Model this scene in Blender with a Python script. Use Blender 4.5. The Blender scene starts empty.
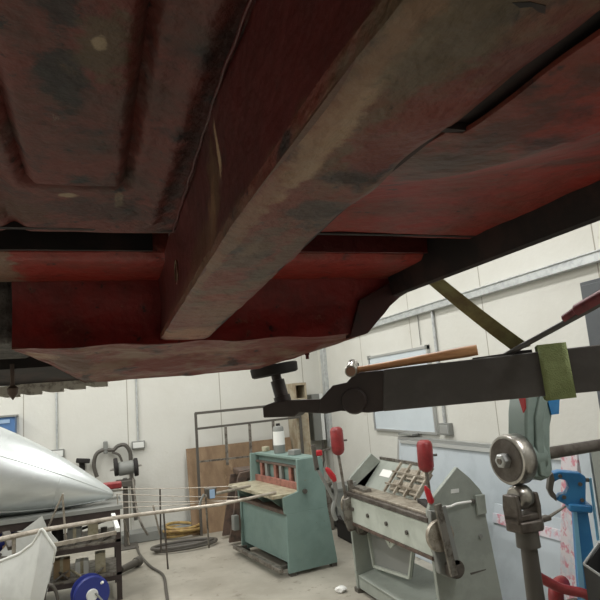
import bpy, bmesh, math, random
from mathutils import Vector, Matrix, noise
random.seed(7)
V = Vector
S = bpy.context.scene
COL = S.collection
# ------------------------------------------------------------------ camera
H = 1.5; FPX = 580.0
yaw, pit, rol = math.radians(20), math.radians(9.1), math.atan(.08)
F = V((math.sin(yaw)*math.cos(pit), math.cos(yaw)*math.cos(pit), math.sin(pit)))
R0 = V((math.cos(yaw), -math.sin(yaw), 0)); U0 = R0.cross(F)
R = R0*math.cos(rol) - U0*math.sin(rol); U = R0*math.sin(rol) + U0*math.cos(rol)
CAM = V((0, 0, H))
cd = bpy.data.cameras.new('camera'); cam = bpy.data.objects.new('camera', cd); COL.objects.link(cam)
m = Matrix((R, U, -F)).transposed().to_4x4(); m.translation = CAM; cam.matrix_world = m
cd.sensor_width = 36; cd.sensor_fit = 'HORIZONTAL'; cd.lens = 36*FPX/600; cd.clip_start = .005
S.camera = cam

def ray(x, y): return F + R*((x-300)/FPX) + U*((300-y)/FPX)
def hit(x, y, ax, v):
    d = ray(x, y); t = (v-CAM[ax])/d[ax]; return CAM + d*t
def at(x, y, d): return CAM + ray(x, y)*d
def hitp(x, y, p, n):
    d = ray(x, y); t = (V(p)-CAM).dot(n)/d.dot(n); return CAM + d*t
# ------------------------------------------------------------------ materials
def lin(c):
    return tuple(((v/255+.055)/1.055)**2.4 if v/255 > .04045 else v/255/12.92 for v in c)
def mat(name, c, rough=.6, metal=0, c2=None, scale=8, lo=.45, hi=.6, c3=None, scale3=30, lo3=.6, hi3=.68, bump=0, bscale=60, stretch=(1,1,1), coat=0, spec=.5, scratch=None, speck=None):
    m = bpy.data.materials.new(name); m.use_nodes = True
    nt = m.node_tree; N = nt.nodes; L = nt.links; b = N['Principled BSDF']
    b.inputs['Roughness'].default_value = rough; b.inputs['Metallic'].default_value = metal
    b.inputs['Coat Weight'].default_value = coat; b.inputs['Specular IOR Level'].default_value = spec
    b.inputs['Base Color'].default_value = (*c, 1)
    tc = N.new('ShaderNodeTexCoord'); mp = N.new('ShaderNodeMapping'); mp.inputs['Scale'].default_value = stretch
    L.new(tc.outputs['Object'], mp.inputs['Vector'])
    def layer(prev, col, sc, lo, hi, det=8):
        nonlocal mp
        n = N.new('ShaderNodeTexNoise'); n.inputs['Scale'].default_value = sc; n.inputs['Detail'].default_value = det; n.inputs['Roughness'].default_value = .65
        L.new(mp.outputs[0], n.inputs['Vector'])
        r = N.new('ShaderNodeMapRange'); r.inputs['From Min'].default_value = lo; r.inputs['From Max'].default_value = hi
        L.new(n.outputs['Fac'], r.inputs['Value'])
        x = N.new('ShaderNodeMix'); x.data_type = 'RGBA'
        L.new(r.outputs[0], x.inputs['Factor'])
        if isinstance(prev, tuple): x.inputs['A'].default_value = (*prev, 1)
        else: L.new(prev, x.inputs['A'])
        x.inputs['B'].default_value = (*col, 1)
        return x.outputs['Result']
    out = c
    if c2: out = layer(out, c2, scale, lo, hi)
    if c3: out = layer(out, c3, scale3, lo3, hi3)
    if speck: out = layer(out, speck[0], speck[1], speck[2], speck[2]+.06, 10)
    if scratch:
        m2 = N.new('ShaderNodeMapping'); m2.inputs['Scale'].default_value = scratch[1]; m2.inputs['Rotation'].default_value = (.1,.2,.35); L.new(tc.outputs['Object'], m2.inputs['Vector']); keep = mp; mp = m2
        out = layer(out, scratch[0], 1, scratch[2], scratch[2]+.05, 5); mp = keep
    if c2 or c3: L.new(out, b.inputs['Base Color'])
    if bump:
        n = N.new('ShaderNodeTexNoise'); n.inputs['Scale'].default_value = bscale; n.inputs['Detail'].default_value = 6
        L.new(mp.outputs[0], n.inputs['Vector'])
        bp = N.new('ShaderNodeBump'); bp.inputs['Strength'].default_value = bump; bp.inputs['Distance'].default_value = .01
        L.new(n.outputs['Fac'], bp.inputs['Height']); L.new(bp.outputs[0], b.inputs['Normal'])
    return m
L8 = lin
M = {}
M['paint'] = mat('red_oxide_underbody', L8((142,42,31)), .5, c2=L8((106,52,40)), scale=7, lo=.46, hi=.66, c3=L8((20,14,14)), scale3=11, lo3=.58, hi3=.72, bump=.7, bscale=30, speck=(L8((28,18,17)),34,.62), scratch=(L8((120,84,68)),(90,9,60),.68))
M['paint_pan'] = mat('grimy_underbody', L8((104,46,38)), .55, c2=L8((66,46,38)), scale=9, lo=.46, hi=.66, c3=L8((16,13,13)), scale3=14, lo3=.55, hi3=.68, bump=.9, bscale=35, speck=(L8((22,17,17)),40,.6), scratch=(L8((130,112,98)),(70,12,60),.70))
M['paint_side'] = mat('maroon_rail_side', L8((92,30,28)), .45, c2=L8((70,30,26)), scale=5, lo=.42, hi=.66, c3=L8((92,66,52)), scale3=12, lo3=.62, hi3=.7, bump=.5, bscale=28, speck=(L8((30,16,16)),40,.63), scratch=(L8((150,130,110)),(60,60,8),.73))
M['paint_bright'] = mat('red_primer', L8((126,28,24)), .5, c2=L8((92,28,24)), scale=9, lo=.42, hi=.66, c3=L8((130,76,60)), scale3=18, lo3=.63, hi3=.7, bump=.5, bscale=28, speck=(L8((44,18,16)),36,.62))
M['worn'] = mat('scraped_underbody_steel', L8((110,50,36)), .5, c2=L8((98,76,56)), scale=10, lo=.46, hi=.6, c3=L8((34,25,22)), scale3=18, lo3=.56, hi3=.64, bump=.9, bscale=45, stretch=(1,.7,1), speck=(L8((30,20,18)),60,.61), scratch=(L8((176,156,134)),(55,10,50),.69))
M['valance'] = mat('scraped_valance_paint', L8((116,52,42)), .45, c2=L8((130,102,84)), scale=14, lo=.47, hi=.6, c3=L8((52,28,24)), scale3=16, lo3=.56, hi3=.64, bump=.9, bscale=26, stretch=(.5,1,1), speck=(L8((44,24,22)),50,.62), scratch=(L8((190,160,140)),(14,60,60),.70))
M['stain'] = mat('olive_grime', L8((108,92,66)), .6, c2=L8((140,120,96)), scale=30, lo=.5, hi=.65, c3=L8((110,50,40)), scale3=18, lo3=.52, hi3=.6)
M['grime'] = mat('black_grease', L8((24,18,18)), .5, c2=L8((60,44,40)), scale=40, lo=.5, hi=.7)
M['dark'] = mat('black_underseal_and_shade', L8((24,18,18)), .7, c2=L8((50,34,31)), scale=10, lo=.48, hi=.62)
M['greybits'] = mat('grey_underseal', L8((96,94,90)), .8, c2=L8((60,58,56)), scale=22, bump=.8)
M['trim'] = mat('dirty_white_trim', L8((214,210,200)), .6, c2=L8((150,142,132)), scale=40, lo=.5, hi=.65)
M['black'] = mat('black_lift_paint', L8((50,41,39)), .45, c2=L8((60,50,47)), scale=6)
M['sillcap'] = mat('dark_maroon_underseal', L8((62,26,24)), .6, c2=L8((36,20,19)), scale=12)
M['arm'] = mat('lit_grey_lift_paint', L8((90,87,85)), .42, c2=L8((78,75,73)), scale=5, c3=L8((130,126,122)), scale3=60, lo3=.7, hi3=.76)
M['rubber'] = mat('black_rubber', L8((36,33,32)), .8)
M['wood'] = mat('ash_handle', L8((222,170,124)), .45, c2=L8((192,138,96)), scale=9, stretch=(1,1,6), lo=.4, hi=.65)
M['steel'] = mat('bare_steel', L8((186,183,178)), .3, 1, c2=L8((160,156,150)), scale=30)
M['dullsteel'] = mat('dull_steel', L8((138,134,126)), .5, .6, c2=L8((96,88,80)), scale=20)
M['brownsteel'] = mat('browned_steel', L8((104,98,92)), .45, .5, c2=L8((82,74,68)), scale=14)
M['zinc'] = mat('galvanised_trunking', L8((200,204,204)), .4, .5, c2=L8((180,184,186)), scale=20)
M['strap'] = mat('olive_webbing', L8((150,162,110)), .8, c2=L8((128,140,90)), scale=18, lo=.4, hi=.65, bump=.6, bscale=300)
M['strapd'] = mat('dirty_webbing', L8((140,136,92)), .85, c2=L8((112,96,64)), scale=14, lo=.4, hi=.65, bump=.6, bscale=300)
M['grip'] = mat('maroon_grip', L8((128,56,62)), .5, c2=L8((100,42,48)), scale=30)
M['plaster'] = mat('cream_painted_wall', L8((214,214,207)), .75, c2=L8((206,205,197)), scale=1.3, lo=.4, hi=.7, c3=L8((184,178,164)), scale3=7, lo3=.66, hi3=.8, bump=.15, bscale=30)
M['ceil'] = mat('white_ceiling', L8((215,213,205)), .8)
M['floor'] = mat('sealed_concrete', L8((152,147,135)), .45, c2=L8((172,167,155)), scale=1.6, lo=.42, hi=.62, c3=L8((116,110,98)), scale3=5, lo3=.58, hi3=.72, bump=.08, bscale=30, speck=(L8((132,126,112)),14,.62))
M['green'] = mat('faded_green_enamel', L8((120,143,137)), .5, c2=L8((110,133,127)), scale=5, lo=.45, hi=.65, c3=L8((126,118,102)), scale3=14, lo3=.66, hi3=.74, speck=(L8((90,92,84)),24,.66))
M['castgreen'] = mat('grey_green_casting_enamel', L8((128,144,138)), .4, c2=L8((108,122,116)), scale=6, lo=.45, hi=.65)
M['greengrey'] = mat('hammered_grey_green_enamel', L8((152,158,150)), .45, c2=L8((142,148,140)), scale=6, c3=L8((118,112,100)), scale3=16, lo3=.68, hi3=.78, speck=(L8((110,108,100)),30,.69))
M['palegreen'] = mat('pale_green_enamel', L8((186,192,182)), .5, c2=L8((174,180,170)), scale=6, c3=L8((136,130,116)), scale3=16, lo3=.68, hi3=.78)
M['rust'] = mat('oily_brown_steel', L8((98,80,70)), .5, c2=L8((70,60,54)), scale=12)
M['rustred'] = mat('red_brown_bar', L8((156,104,92)), .5, c2=L8((124,82,70)), scale=14)
M['tan'] = mat('worn_table_steel', L8((182,176,152)), .45, .2, c2=L8((150,140,116)), scale=12)
M['bed'] = mat('oiled_bed_steel', L8((168,160,146)), .42, .3, c2=L8((128,118,104)), scale=14, c3=L8((206,200,186)), scale3=20, lo3=.6, hi3=.68)
M['red'] = mat('red_enamel', L8((140,46,48)), .4, c2=L8((124,40,42)), scale=20)
M['redhot'] = mat('bright_red_plastic', L8((176,36,44)), .35)
M['ply'] = mat('stained_plywood', L8((150,126,98)), .7, c2=L8((122,98,76)), scale=5, lo=.4, hi=.65, c3=L8((176,152,122)), scale3=9, lo3=.6, hi3=.75, stretch=(1,1,.5))
M['board'] = mat('whiteboard_surface', L8((206,216,222)), .25, c2=L8((200,210,216)), scale=2)
M['sheet'] = mat('pale_blue_plastic_sheet', L8((192,201,207)), .25, c2=L8((182,191,197)), scale=3)
M['alum'] = mat('aluminium_frame', L8((186,188,187)), .4, .6)
M['cone'] = mat('brushed_aluminium_skin', L8((218,224,225)), .38, .8, c2=L8((206,211,212)), scale=3, stretch=(.3,1,1), c3=L8((234,236,236)), scale3=9, lo3=.6, hi3=.7)
M['fabric'] = mat('grey_white_fibreglass', L8((196,198,194)), .5, c2=L8((184,186,182)), scale=4)
M['tube'] = mat('pale_aluminium_tube', L8((178,170,158)), .4, .5, c2=L8((150,142,130)), scale=20)
M['blue'] = mat('blue_enamel', L8((40,112,168)), .35, c2=L8((52,124,176)), scale=8)
M['palecyan'] = mat('pale_blue_edge', L8((128,184,214)), .4)
M['reelblue'] = mat('royal_blue_plastic', L8((40,52,128)), .4)
M['blueart'] = mat('blue_cabinet_paint', L8((78,116,164)), .5)
M['bluepale'] = mat('blue_cabinet_light_panel', L8((150,176,204)), .5)
M['greyplas'] = mat('grey_plastic', L8((130,132,128)), .5)
M['white'] = mat('white_plastic', L8((224,226,222)), .4)
M['paper'] = mat('white_paper', L8((232,232,228)), .7)
M['hose'] = mat('dark_rubber_hose', L8((84,80,74)), .5)
M['yellow'] = mat('yellow_hose', L8((176,150,92)), .5, c2=L8((140,112,70)), scale=12)
M['darkgrey'] = mat('dark_grey_locker_paint', L8((84,88,92)), .5, c2=L8((78,82,86)), scale=4)
M['greylock'] = mat('grey_locker_paint', L8((132,136,130)), .5)
M['blackbin'] = mat('black_bin_plastic', L8((50,50,50)), .5)
M['copper'] = mat('worn_hammer_face', L8((150,120,104)), .4, .7)
M['tape_w'] = mat('white_tape_sheet', L8((214,214,216)), .4, c2=L8((190,192,198)), scale=40)
M['tapered'] = mat('red_printed_film', L8((214,208,212)), .35, c2=L8((204,140,152)), scale=30, lo=.5, hi=.56, stretch=(1,1,.7), c3=L8((196,200,208)), scale3=12, lo3=.5, hi3=.6)
M['card'] = mat('brown_cardboard', L8((168,144,112)), .8)
M['cream'] = mat('tan_painted_timber', L8((176,166,144)), .6, c2=L8((150,134,110)), scale=6)
CARO = V((0, .3, 1.6))
def spots(m, lst, org=CARO, wob=.8):      # stains with a shape of their own: (world centre, radii, colour, strength)
    nt = m.node_tree; N = nt.nodes; L = nt.links; b = N['Principled BSDF']
    src = b.inputs['Base Color'].links[0].from_socket
    tc = N.new('ShaderNodeTexCoord')
    nz = N.new('ShaderNodeTexNoise'); nz.inputs['Scale'].default_value = 38; nz.inputs['Detail'].default_value = 7; nz.inputs['Roughness'].default_value = .7; L.new(tc.outputs['Object'], nz.inputs['Vector'])
    for c, r, col, st in lst:
        c = V(c)-org
        mp = N.new('ShaderNodeMapping'); mp.vector_type = 'POINT'
        mp.inputs['Scale'].default_value = (1/r[0], 1/r[1], 1/r[2]); mp.inputs['Location'].default_value = (-c.x/r[0], -c.y/r[1], -c.z/r[2])
        L.new(tc.outputs['Object'], mp.inputs['Vector'])
        ln = N.new('ShaderNodeVectorMath'); ln.operation = 'LENGTH'; L.new(mp.outputs[0], ln.inputs[0])
        a = N.new('ShaderNodeMath'); a.operation = 'MULTIPLY_ADD'; a.inputs[1].default_value = -wob*4; a.inputs[2].default_value = wob*2; L.new(nz.outputs['Fac'], a.inputs[0])
        ad = N.new('ShaderNodeMath'); ad.operation = 'ADD'; L.new(ln.outputs['Value'], ad.inputs[0]); L.new(a.outputs[0], ad.inputs[1])
        mr = N.new('ShaderNodeMapRange'); mr.inputs['From Min'].default_value = 1.15; mr.inputs['From Max'].default_value = .7; mr.inputs['To Max'].default_value = st; L.new(ad.outputs[0], mr.inputs['Value'])
        x = N.new('ShaderNodeMix'); x.data_type = 'RGBA'; L.new(mr.outputs[0], x.inputs['Factor']); L.new(src, x.inputs['A']); x.inputs['B'].default_value = (*[q*w for q, w in zip(L8(col), (.72,.62,.52))], 1); src = x.outputs['Result']
    L.new(src, b.inputs['Base Color'])
GR, OL, PA, BR = (26,20,19), (96,84,62), (190,180,160), (120,86,66)
B9 = 9
spots(M['paint_pan'], [((-.018,.52,1.8),(.02,.06,B9),GR,.95), ((-.016,.40,1.8),(.018,.06,B9),GR,.9), ((-.02,.30,1.8),(.02,.08,B9),GR,.8), ((.015,.46,1.8),(.026,.05,B9),OL,.85), ((.01,.455,1.8),(.006,.009,B9),PA,.8),
  ((-.03,.84,1.8),(.012,.008,B9),PA,.9), ((.04,.86,1.8),(.006,.03,B9),PA,.7), ((.03,.9,1.8),(.09,.05,B9),GR,.6), ((-.10,.93,1.8),(.05,.05,B9),(92,60,40),.8), ((-.13,.5,1.8),(.03,.3,B9),(70,64,62),.8),((.115,.6,1.8),(.012,.35,B9),GR,.6)])
spots(M['paint_side'], [((.13,.60,1.73),(B9,.035,.05),(112,90,66),.85), ((.13,.56,1.755),(B9,.006,.03),(226,210,180),.9), ((.13,.62,1.70),(B9,.03,.04),(170,140,110),.6), ((.14,.72,1.69),(B9,.12,.025),(112,80,60),.8), ((.14,.95,1.67),(B9,.3,.018),(120,84,66),.7), ((.13,.40,1.66),(B9,.3,.012),(110,84,66),.8)])
spots(M['worn'], [((.138,.30,1.65),(.011,.13,B9),(210,196,172),.5), ((.16,.56,1.65),(.016,.03,B9),(206,170,140),.6), ((.19,.70,1.65),(.02,.05,B9),(54,42,34),.7), ((.18,.85,1.65),(.03,.03,B9),(150,62,44),.7), ((.2,1.3,1.65),(.06,.1,B9),(206,160,130),.5), ((.15,.20,1.65),(.03,.06,B9),(104,96,80),.85), ((.185,.30,1.65),(.03,.07,B9),(128,50,42),.8), ((.18,.44,1.65),(.03,.03,B9),(52,42,34),.85), ((.175,.36,1.65),(.02,.012,B9),GR,.8), ((.16,.58,1.65),(.025,.09,B9),(96,84,72),.8),
  ((.16,.72,1.65),(.03,.06,B9),(140,50,38),.7), ((.20,.62,1.65),(.012,.12,B9),(100,90,76),.7), ((.2,.2,1.65),(.02,.03,B9),(110,46,42),.8), ((.2,1.0,1.65),(.05,.12,B9),(150,110,92),.6), ((.13,.5,1.65),(.008,.5,B9),(150,120,98),.6)])
spots(M['paint'], [((.26,.36,1.66),(.07,.06,B9),(96,72,56),.8), ((.25,.30,1.66),(.02,.10,B9),(70,50,42),.7), ((.36,.28,1.7),(.05,.03,B9),(110,70,58),.6), ((.6,.55,1.75),(.10,.03,B9),(74,66,62),.6), ((-.18,1.3,1.8),(.04,.2,B9),(150,136,124),.8)])
spots(M['valance'], [((-.05,1.52,1.6),(.05,.06,B9),(110,88,76),.8), ((-.02,1.58,1.58),(.015,.02,B9),GR,.8), ((-.12,1.5,1.63),(.04,.02,B9),(190,170,150),.7), ((.3,1.5,1.6),(.1,.03,B9),(168,140,122),.5)])
# concrete block joints on the walls
def block_joints(m):
    nt = m.node_tree; N = nt.nodes; L = nt.links; b = N['Principled BSDF']
    src = b.inputs['Base Color'].links[0].from_socket
    tc = N.new('ShaderNodeTexCoord'); sp = N.new('ShaderNodeSeparateXYZ'); L.new(tc.outputs['Object'], sp.inputs[0])
    ad = N.new('ShaderNodeMath'); ad.operation = 'ADD'; L.new(sp.outputs['X'], ad.inputs[0]); L.new(sp.outputs['Y'], ad.inputs[1])
    md = N.new('ShaderNodeMath'); md.operation = 'PINGPONG'; md.inputs[1].default_value = .56; L.new(ad.outputs[0], md.inputs[0])
    lt = N.new('ShaderNodeMath'); lt.operation = 'LESS_THAN'; lt.inputs[1].default_value = .005; L.new(md.outputs[0], lt.inputs[0])
    x = N.new('ShaderNodeMix'); x.data_type = 'RGBA'; L.new(lt.outputs[0], x.inputs['Factor']); L.new(src, x.inputs['A']); x.inputs['B'].default_value = (*L8((158,154,142)), 1)
    L.new(x.outputs['Result'], b.inputs['Base Color'])
block_joints(M['plaster'])
# ------------------------------------------------------------------ mesh builder
def ortho(d):
    d = d.normalized(); a = V((0,0,1)) if abs(d.z) < .9 else V((1,0,0))
    x = d.cross(a).normalized(); return x, d.cross(x).normalized()
class MB:
    def __init__(s): s.v = []; s.f = []
    def add(s, vs, fs):
        n = len(s.v); s.v += [V(p) for p in vs]; s.f += [tuple(i+n for i in f) for f in fs]; return s
    def prism(s, pts, off):
        n = len(pts); off = V(off); vs = [V(p) for p in pts] + [V(p)+off for p in pts]
        return s.add(vs, [tuple(range(n))[::-1], tuple(range(n, 2*n))] + [(i, (i+1) % n, n+(i+1) % n, n+i) for i in range(n)])
    def box(s, a, b, rz=0):
        a = V(a); b = V(b); c = (a+b)/2; q = Matrix.Rotation(rz, 3, 'Z')
        pts = [V((x, y, a.z)) for x, y in ((a.x,a.y),(b.x,a.y),(b.x,b.y),(a.x,b.y))]
        pts = [c + q @ (p-c) for p in pts]
        return s.prism(pts, (0, 0, b.z-a.z))
    def bar(s, p, q, w, h, up=(0,0,1)):
        p = V(p); q = V(q); d = (q-p).normalized(); x = d.cross(V(up)).normalized(); y = x.cross(d).normalized()
        return s.prism([p+x*w/2*i+y*h/2*j for i, j in ((-1,-1),(1,-1),(1,1),(-1,1))], q-p)
    def tube(s, pts, r, seg=10, closed=False, rads=None):
        pts = [V(p) for p in pts]; n = len(pts); vs = []; fs = []
        x = None
        for i, p in enumerate(pts):
            a = pts[i-1] if (i > 0 or closed) else p; b = pts[(i+1) % n] if (i < n-1 or closed) else p
            d = (b-a).normalized()
            if x is None: x, y = ortho(d)
            else: x = (x - d*x.dot(d)).normalized(); y = d.cross(x)
            rr = rads[i] if rads else r
            vs += [p + (x*math.cos(t)+y*math.sin(t))*rr for t in [2*math.pi*k/seg for k in range(seg)]]
        for i in range(n if closed else n-1):
            j = (i+1) % n
            for k in range(seg): fs.append((i*seg+k, i*seg+(k+1) % seg, j*seg+(k+1) % seg, j*seg+k))
        if not closed: fs += [tuple(range(seg))[::-1], tuple((n-1)*seg+k for k in range(seg))]
        return s.add(vs, fs)
    def lathe(s, prof, o, ax, seg=32):            # prof: (distance along the axis, radius)
        o = V(o); ax = V(ax).normalized()
        return s.tube([o+ax*a for a, r in prof], 0, seg, rads=[max(r, 1e-4) for a, r in prof]) if all(prof[i][0] < prof[i+1][0] for i in range(len(prof)-1)) else s._lathe(prof, o, ax, seg)
    def _lathe(s, prof, o, ax, seg):
        x, y = ortho(ax); vs = []; fs = []
        for a, r in prof: vs += [o+ax*a+(x*math.cos(2*math.pi*k/seg)+y*math.sin(2*math.pi*k/seg))*max(r, 1e-4) for k in range(seg)]
        n = len(prof)
        for i in range(n-1):
            for k in range(seg): fs.append((i*seg+k, i*seg+(k+1) % seg, (i+1)*seg+(k+1) % seg, (i+1)*seg+k))
        fs += [tuple(range(seg))[::-1], tuple((n-1)*seg+k for k in range(seg))]
        return s.add(vs, fs)
    def grid(s, fn, us, vs_, thick=None):
        pts = [V(fn(u, v)) for v in vs_ for u in us]; a = len(us); b = len(vs_)
        fs = [(j*a+i, j*a+i+1, (j+1)*a+i+1, (j+1)*a+i) for j in range(b-1) for i in range(a-1)]
        if thick:
            t = V(thick); n = len(pts); pts += [p+t for p in pts[:n]]
            fs += [tuple(k+n for k in f)[::-1] for f in fs]
            ring = [i for i in range(a)] + [j*a+a-1 for j in range(1, b)] + [(b-1)*a+i for i in range(a-2, -1, -1)] + [j*a for j in range(b-2, 0, -1)]
            m = len(ring); fs += [(ring[i], ring[i]+n, ring[(i+1) % m]+n, ring[(i+1) % m]) for i in range(m)]
        return s.add(pts, fs)
    def build(s, name, m, parent=None, smooth=True, bevel=0, origin=None, seg=2):
        me = bpy.data.meshes.new(name)
        if parent is not None: o0 = WORG[parent.name]
        else:
            if origin is None:
                mn = [min(p[i] for p in s.v) for i in range(3)]; mx = [max(p[i] for p in s.v) for i in range(3)]
                origin = ((mn[0]+mx[0])/2, (mn[1]+mx[1])/2, mn[2])
            o0 = V(origin)
        me.from_pydata([p-o0 for p in s.v], [], s.f); me.update()
        bm = bmesh.new(); bm.from_mesh(me); bmesh.ops.remove_doubles(bm, verts=bm.verts, dist=1e-6); bmesh.ops.recalc_face_normals(bm, faces=bm.faces); bm.to_mesh(me); bm.free()
        me.materials.append(M[m] if isinstance(m, str) else m)
        o = bpy.data.objects.new(name, me); COL.objects.link(o)
        if smooth:
            for p in me.polygons: p.use_smooth = True
            me.set_sharp_from_angle(angle=math.radians(35))
        if parent is not None: o.parent = parent
        else: o.location = o0
        WORG[o.name] = o0
        if bevel:
            b = o.modifiers.new('bevel', 'BEVEL'); b.width = bevel; b.segments = seg; b.limit_method = 'ANGLE'; b.angle_limit = math.radians(40)
        return o
WORG = {}
def tag(o, label=None, cat=None, group=None, kind=None):
    for k, v in (('label', label), ('category', cat), ('group', group), ('kind', kind)):
        if v: o[k] = v
    return o
def thing(name, loc, label, cat, group=None):
    o = bpy.data.objects.new(name, None); COL.objects.link(o); o.location = V(loc); o.empty_display_size = .05
    WORG[o.name] = V(loc); return tag(o, label, cat, group)
def struct(mb, name, m, **k): return tag(mb.build(name, m, **k), kind='structure')
def fr(a, b, n): return [a+(b-a)*i/(n-1) for i in range(n)]
# ------------------------------------------------------------------ room
XR, YB, ZC = 2.85, 7.3, 3.7
XL, YF = -4.5, -4.5
struct(MB().box((XL,YF,-.1), (XR,YB,0)), 'floor', 'floor', smooth=False)
struct(MB().box((XL,YF,ZC), (XR,YB,ZC+.1)), 'ceiling', 'ceil', smooth=False)
struct(MB().box((XL-.15,YB,-.1), (XR+.15,YB+.15,ZC+.1)), 'wall_back', 'plaster', smooth=False)
struct(MB().box((XR,YF,-.1), (XR+.15,YB,ZC+.1)), 'wall_right', 'plaster', smooth=False)
struct(MB().box((XL-.15,YF,-.1), (XL,YB,ZC+.1)), 'wall_left', 'plaster', smooth=False)
struct(MB().box((XL-.15,YF-.15,-.1), (XR+.15,YF,ZC+.1)), 'wall_front', 'plaster', smooth=False)
# ------------------------------------------------------------------ car underside
car = thing('car', (0, .3, 1.6), 'car raised overhead, its red oxide underbody scraped down to brown and bare metal', 'car')
PH = 1.80
def dirt(x, y, a=.002): return noise.noise(V((x*9, y*9, 3.1)))*a + noise.noise(V((x*25, y*25, 7)))*a*.4
def panz(x, y):
    z = PH + dirt(x, y)
    # pressed rectangular panel: a groove round its rim
    dx = max(-.078-x, x-.048); dy = y-.80
    d = max(dx, dy)
    z += .016*math.exp(-((d)/.008)**2)
    if d < 0: z -= .006
    # raised swage near the rail
    z -= .008*math.exp(-((x-.095)/.014)**2) * (1 if y < .95 else 0)
    z += .010*math.exp(-((x+.115)/.012)**2)
    return z
mb = MB(); mb.grid(lambda x, y: (x, y, panz(x, y)), fr(-.16, .16, 81), fr(-.1, 1.02, 150), (0,0,.02)); mb.build('floor_pan', 'paint_pan', car)
mb = MB(); mb.grid(lambda x, y: (x, y, PH+dirt(x, y)), fr(-1.1, -.15, 20), fr(-2.6, 1.02, 60), (0,0,.02))
mb.grid(lambda x, y: (x, y, PH+dirt(x, y)), fr(-.15, .15, 8), fr(-2.6, -.1, 30), (0,0,.02)); mb.build('outer_floor_pan', 'paint_pan', car)
# greasy smears, old filler patch and bolt on the pan
mb = MB().lathe([(0,.0075),(.004,.0075),(.0045,.006),(.008,.006)], hit(60,80,2,PH+.002)+V((0,0,.004)), (0,0,-1), 24); mb.build('drain_plug', 'dullsteel', car)
mb = MB().lathe([(0,.004),(.006,.004),(.007,.003)], hit(97,33,2,PH+.002)+V((0,0,.002)), (0,0,-1), 16); mb.build('bolt_head', 'steel', car)
# recess behind the pan and the cross member
mb = MB(); mb.box((-1.1,1.0,1.97), (.8,1.3,1.99)); mb.box((-1.1,1.0,1.80), (.8,1.012,1.98)); mb.box((-1.1,1.185,1.812), (.12,1.195,1.975)); mb.build('recess_channel', 'dark', car)  # black lining puts the shade of the gap into the colour
mb = MB().box((.22,1.185,1.812), (.79,1.195,1.975)); mb.build('recess_wall', 'paint_side', car)
def cm(x, t):      # cross member: near face, rounded corner, underside
    P = [(1.20,1.97),(1.20,1.83),(1.205,1.812),(1.22,1.802),(1.25,1.799),(1.33,1.797),(1.40,1.797),(1.43,1.80)]
    k = min(int(t*7), 6); f = t*7-k; a, b = P[k], P[k+1]
    return (x, a[0]+(b[0]-a[0])*f, a[1]+(b[1]-a[1])*f + dirt(x, a[0], .002))
mb = MB(); mb.grid(cm, fr(-1.1, .155, 60), fr(0, 1, 15), (0,.01,.012)); mb.grid(cm, fr(.2, .80, 60), fr(0, 1, 15), (0,.01,.012)); mb.build('cross_member', 'paint', car)
# bulkhead dropping to the valance (its lower edge waves)
def bz(x):
    if x > .66: return 1.65 + min(1, (x-.66)/.15)**1.3*.1
    return 1.645 + .0025*math.sin(x*31)
mb = MB()
def bk(x, t):
    zb = bz(x); z = zb+(1.80-zb)*t
    return (x, 1.425+.012*noise.noise(V((x*4, 0, z*9))) + (.008*math.sin(t*math.pi)), z)
mb.grid(bk, fr(-.17, .82, 110), fr(0, 1, 16), (0, .012, 0)); mb.build('bulkhead', 'paint_bright', car)
# valance sloping down to its lip
lip = [(-.17,1.50,.150),(-.10,1.56,.118),(-.023,1.60,.070),(.10,1.62,.072),(.25,1.63,.073),(.45,1.63,.079),(.56,1.60,.105),(.65,1.54,.128),(.72,1.44,.150)]
def lipf(x):
    for a, b in zip(lip, lip[1:]):
        if x <= b[0]+1e-9:
            t = (x-a[0])/(b[0]-a[0]); return a[1]+(b[1]-a[1])*t, a[2]+(b[2]-a[2])*t
    return lip[-1][1:]
def vf(x, t):
    ly, lh = lipf(x); z0 = bz(x) if x < .70 else bz(.7)
    rib = .006*math.sin(min(1, max(0, (t-.3)/.6))*math.pi*2)*(1 if -.0 < x < .6 else .3)
    return (x, 1.425+(ly-1.425)*t, z0+(1.5+lh-z0)*t**1.2 + rib*.8 + dirt(x*1.5, t, .004))
mb = MB(); mb.grid(vf, fr(-.17, .715, 120), fr(0, 1, 24), (0, .004, .01))
def vlip(x, t):
    ly, lh = lipf(x); return (x, ly+.002+.012*t, 1.5+lh+.045*t)
mb.grid(vlip, fr(-.17, .715, 120), fr(0, 1, 3), (0,.004,.004)); mb.build('valance', 'valance', car)
mb = MB().lathe([(0,.007),(.008,.007),(.009,.005),(.02,.005)], (.58,1.57,1.615), (0,0,-1), 12); mb.build('stud', 'paint_side', car)
mb = MB().prism([hit(x, y, 1, 1.61) for x, y in ((74,369),(92,370),(90,378),(83,381),(78,377))], (0,-.012,0)); mb.build('bracket_tab', 'grime', car)
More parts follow.
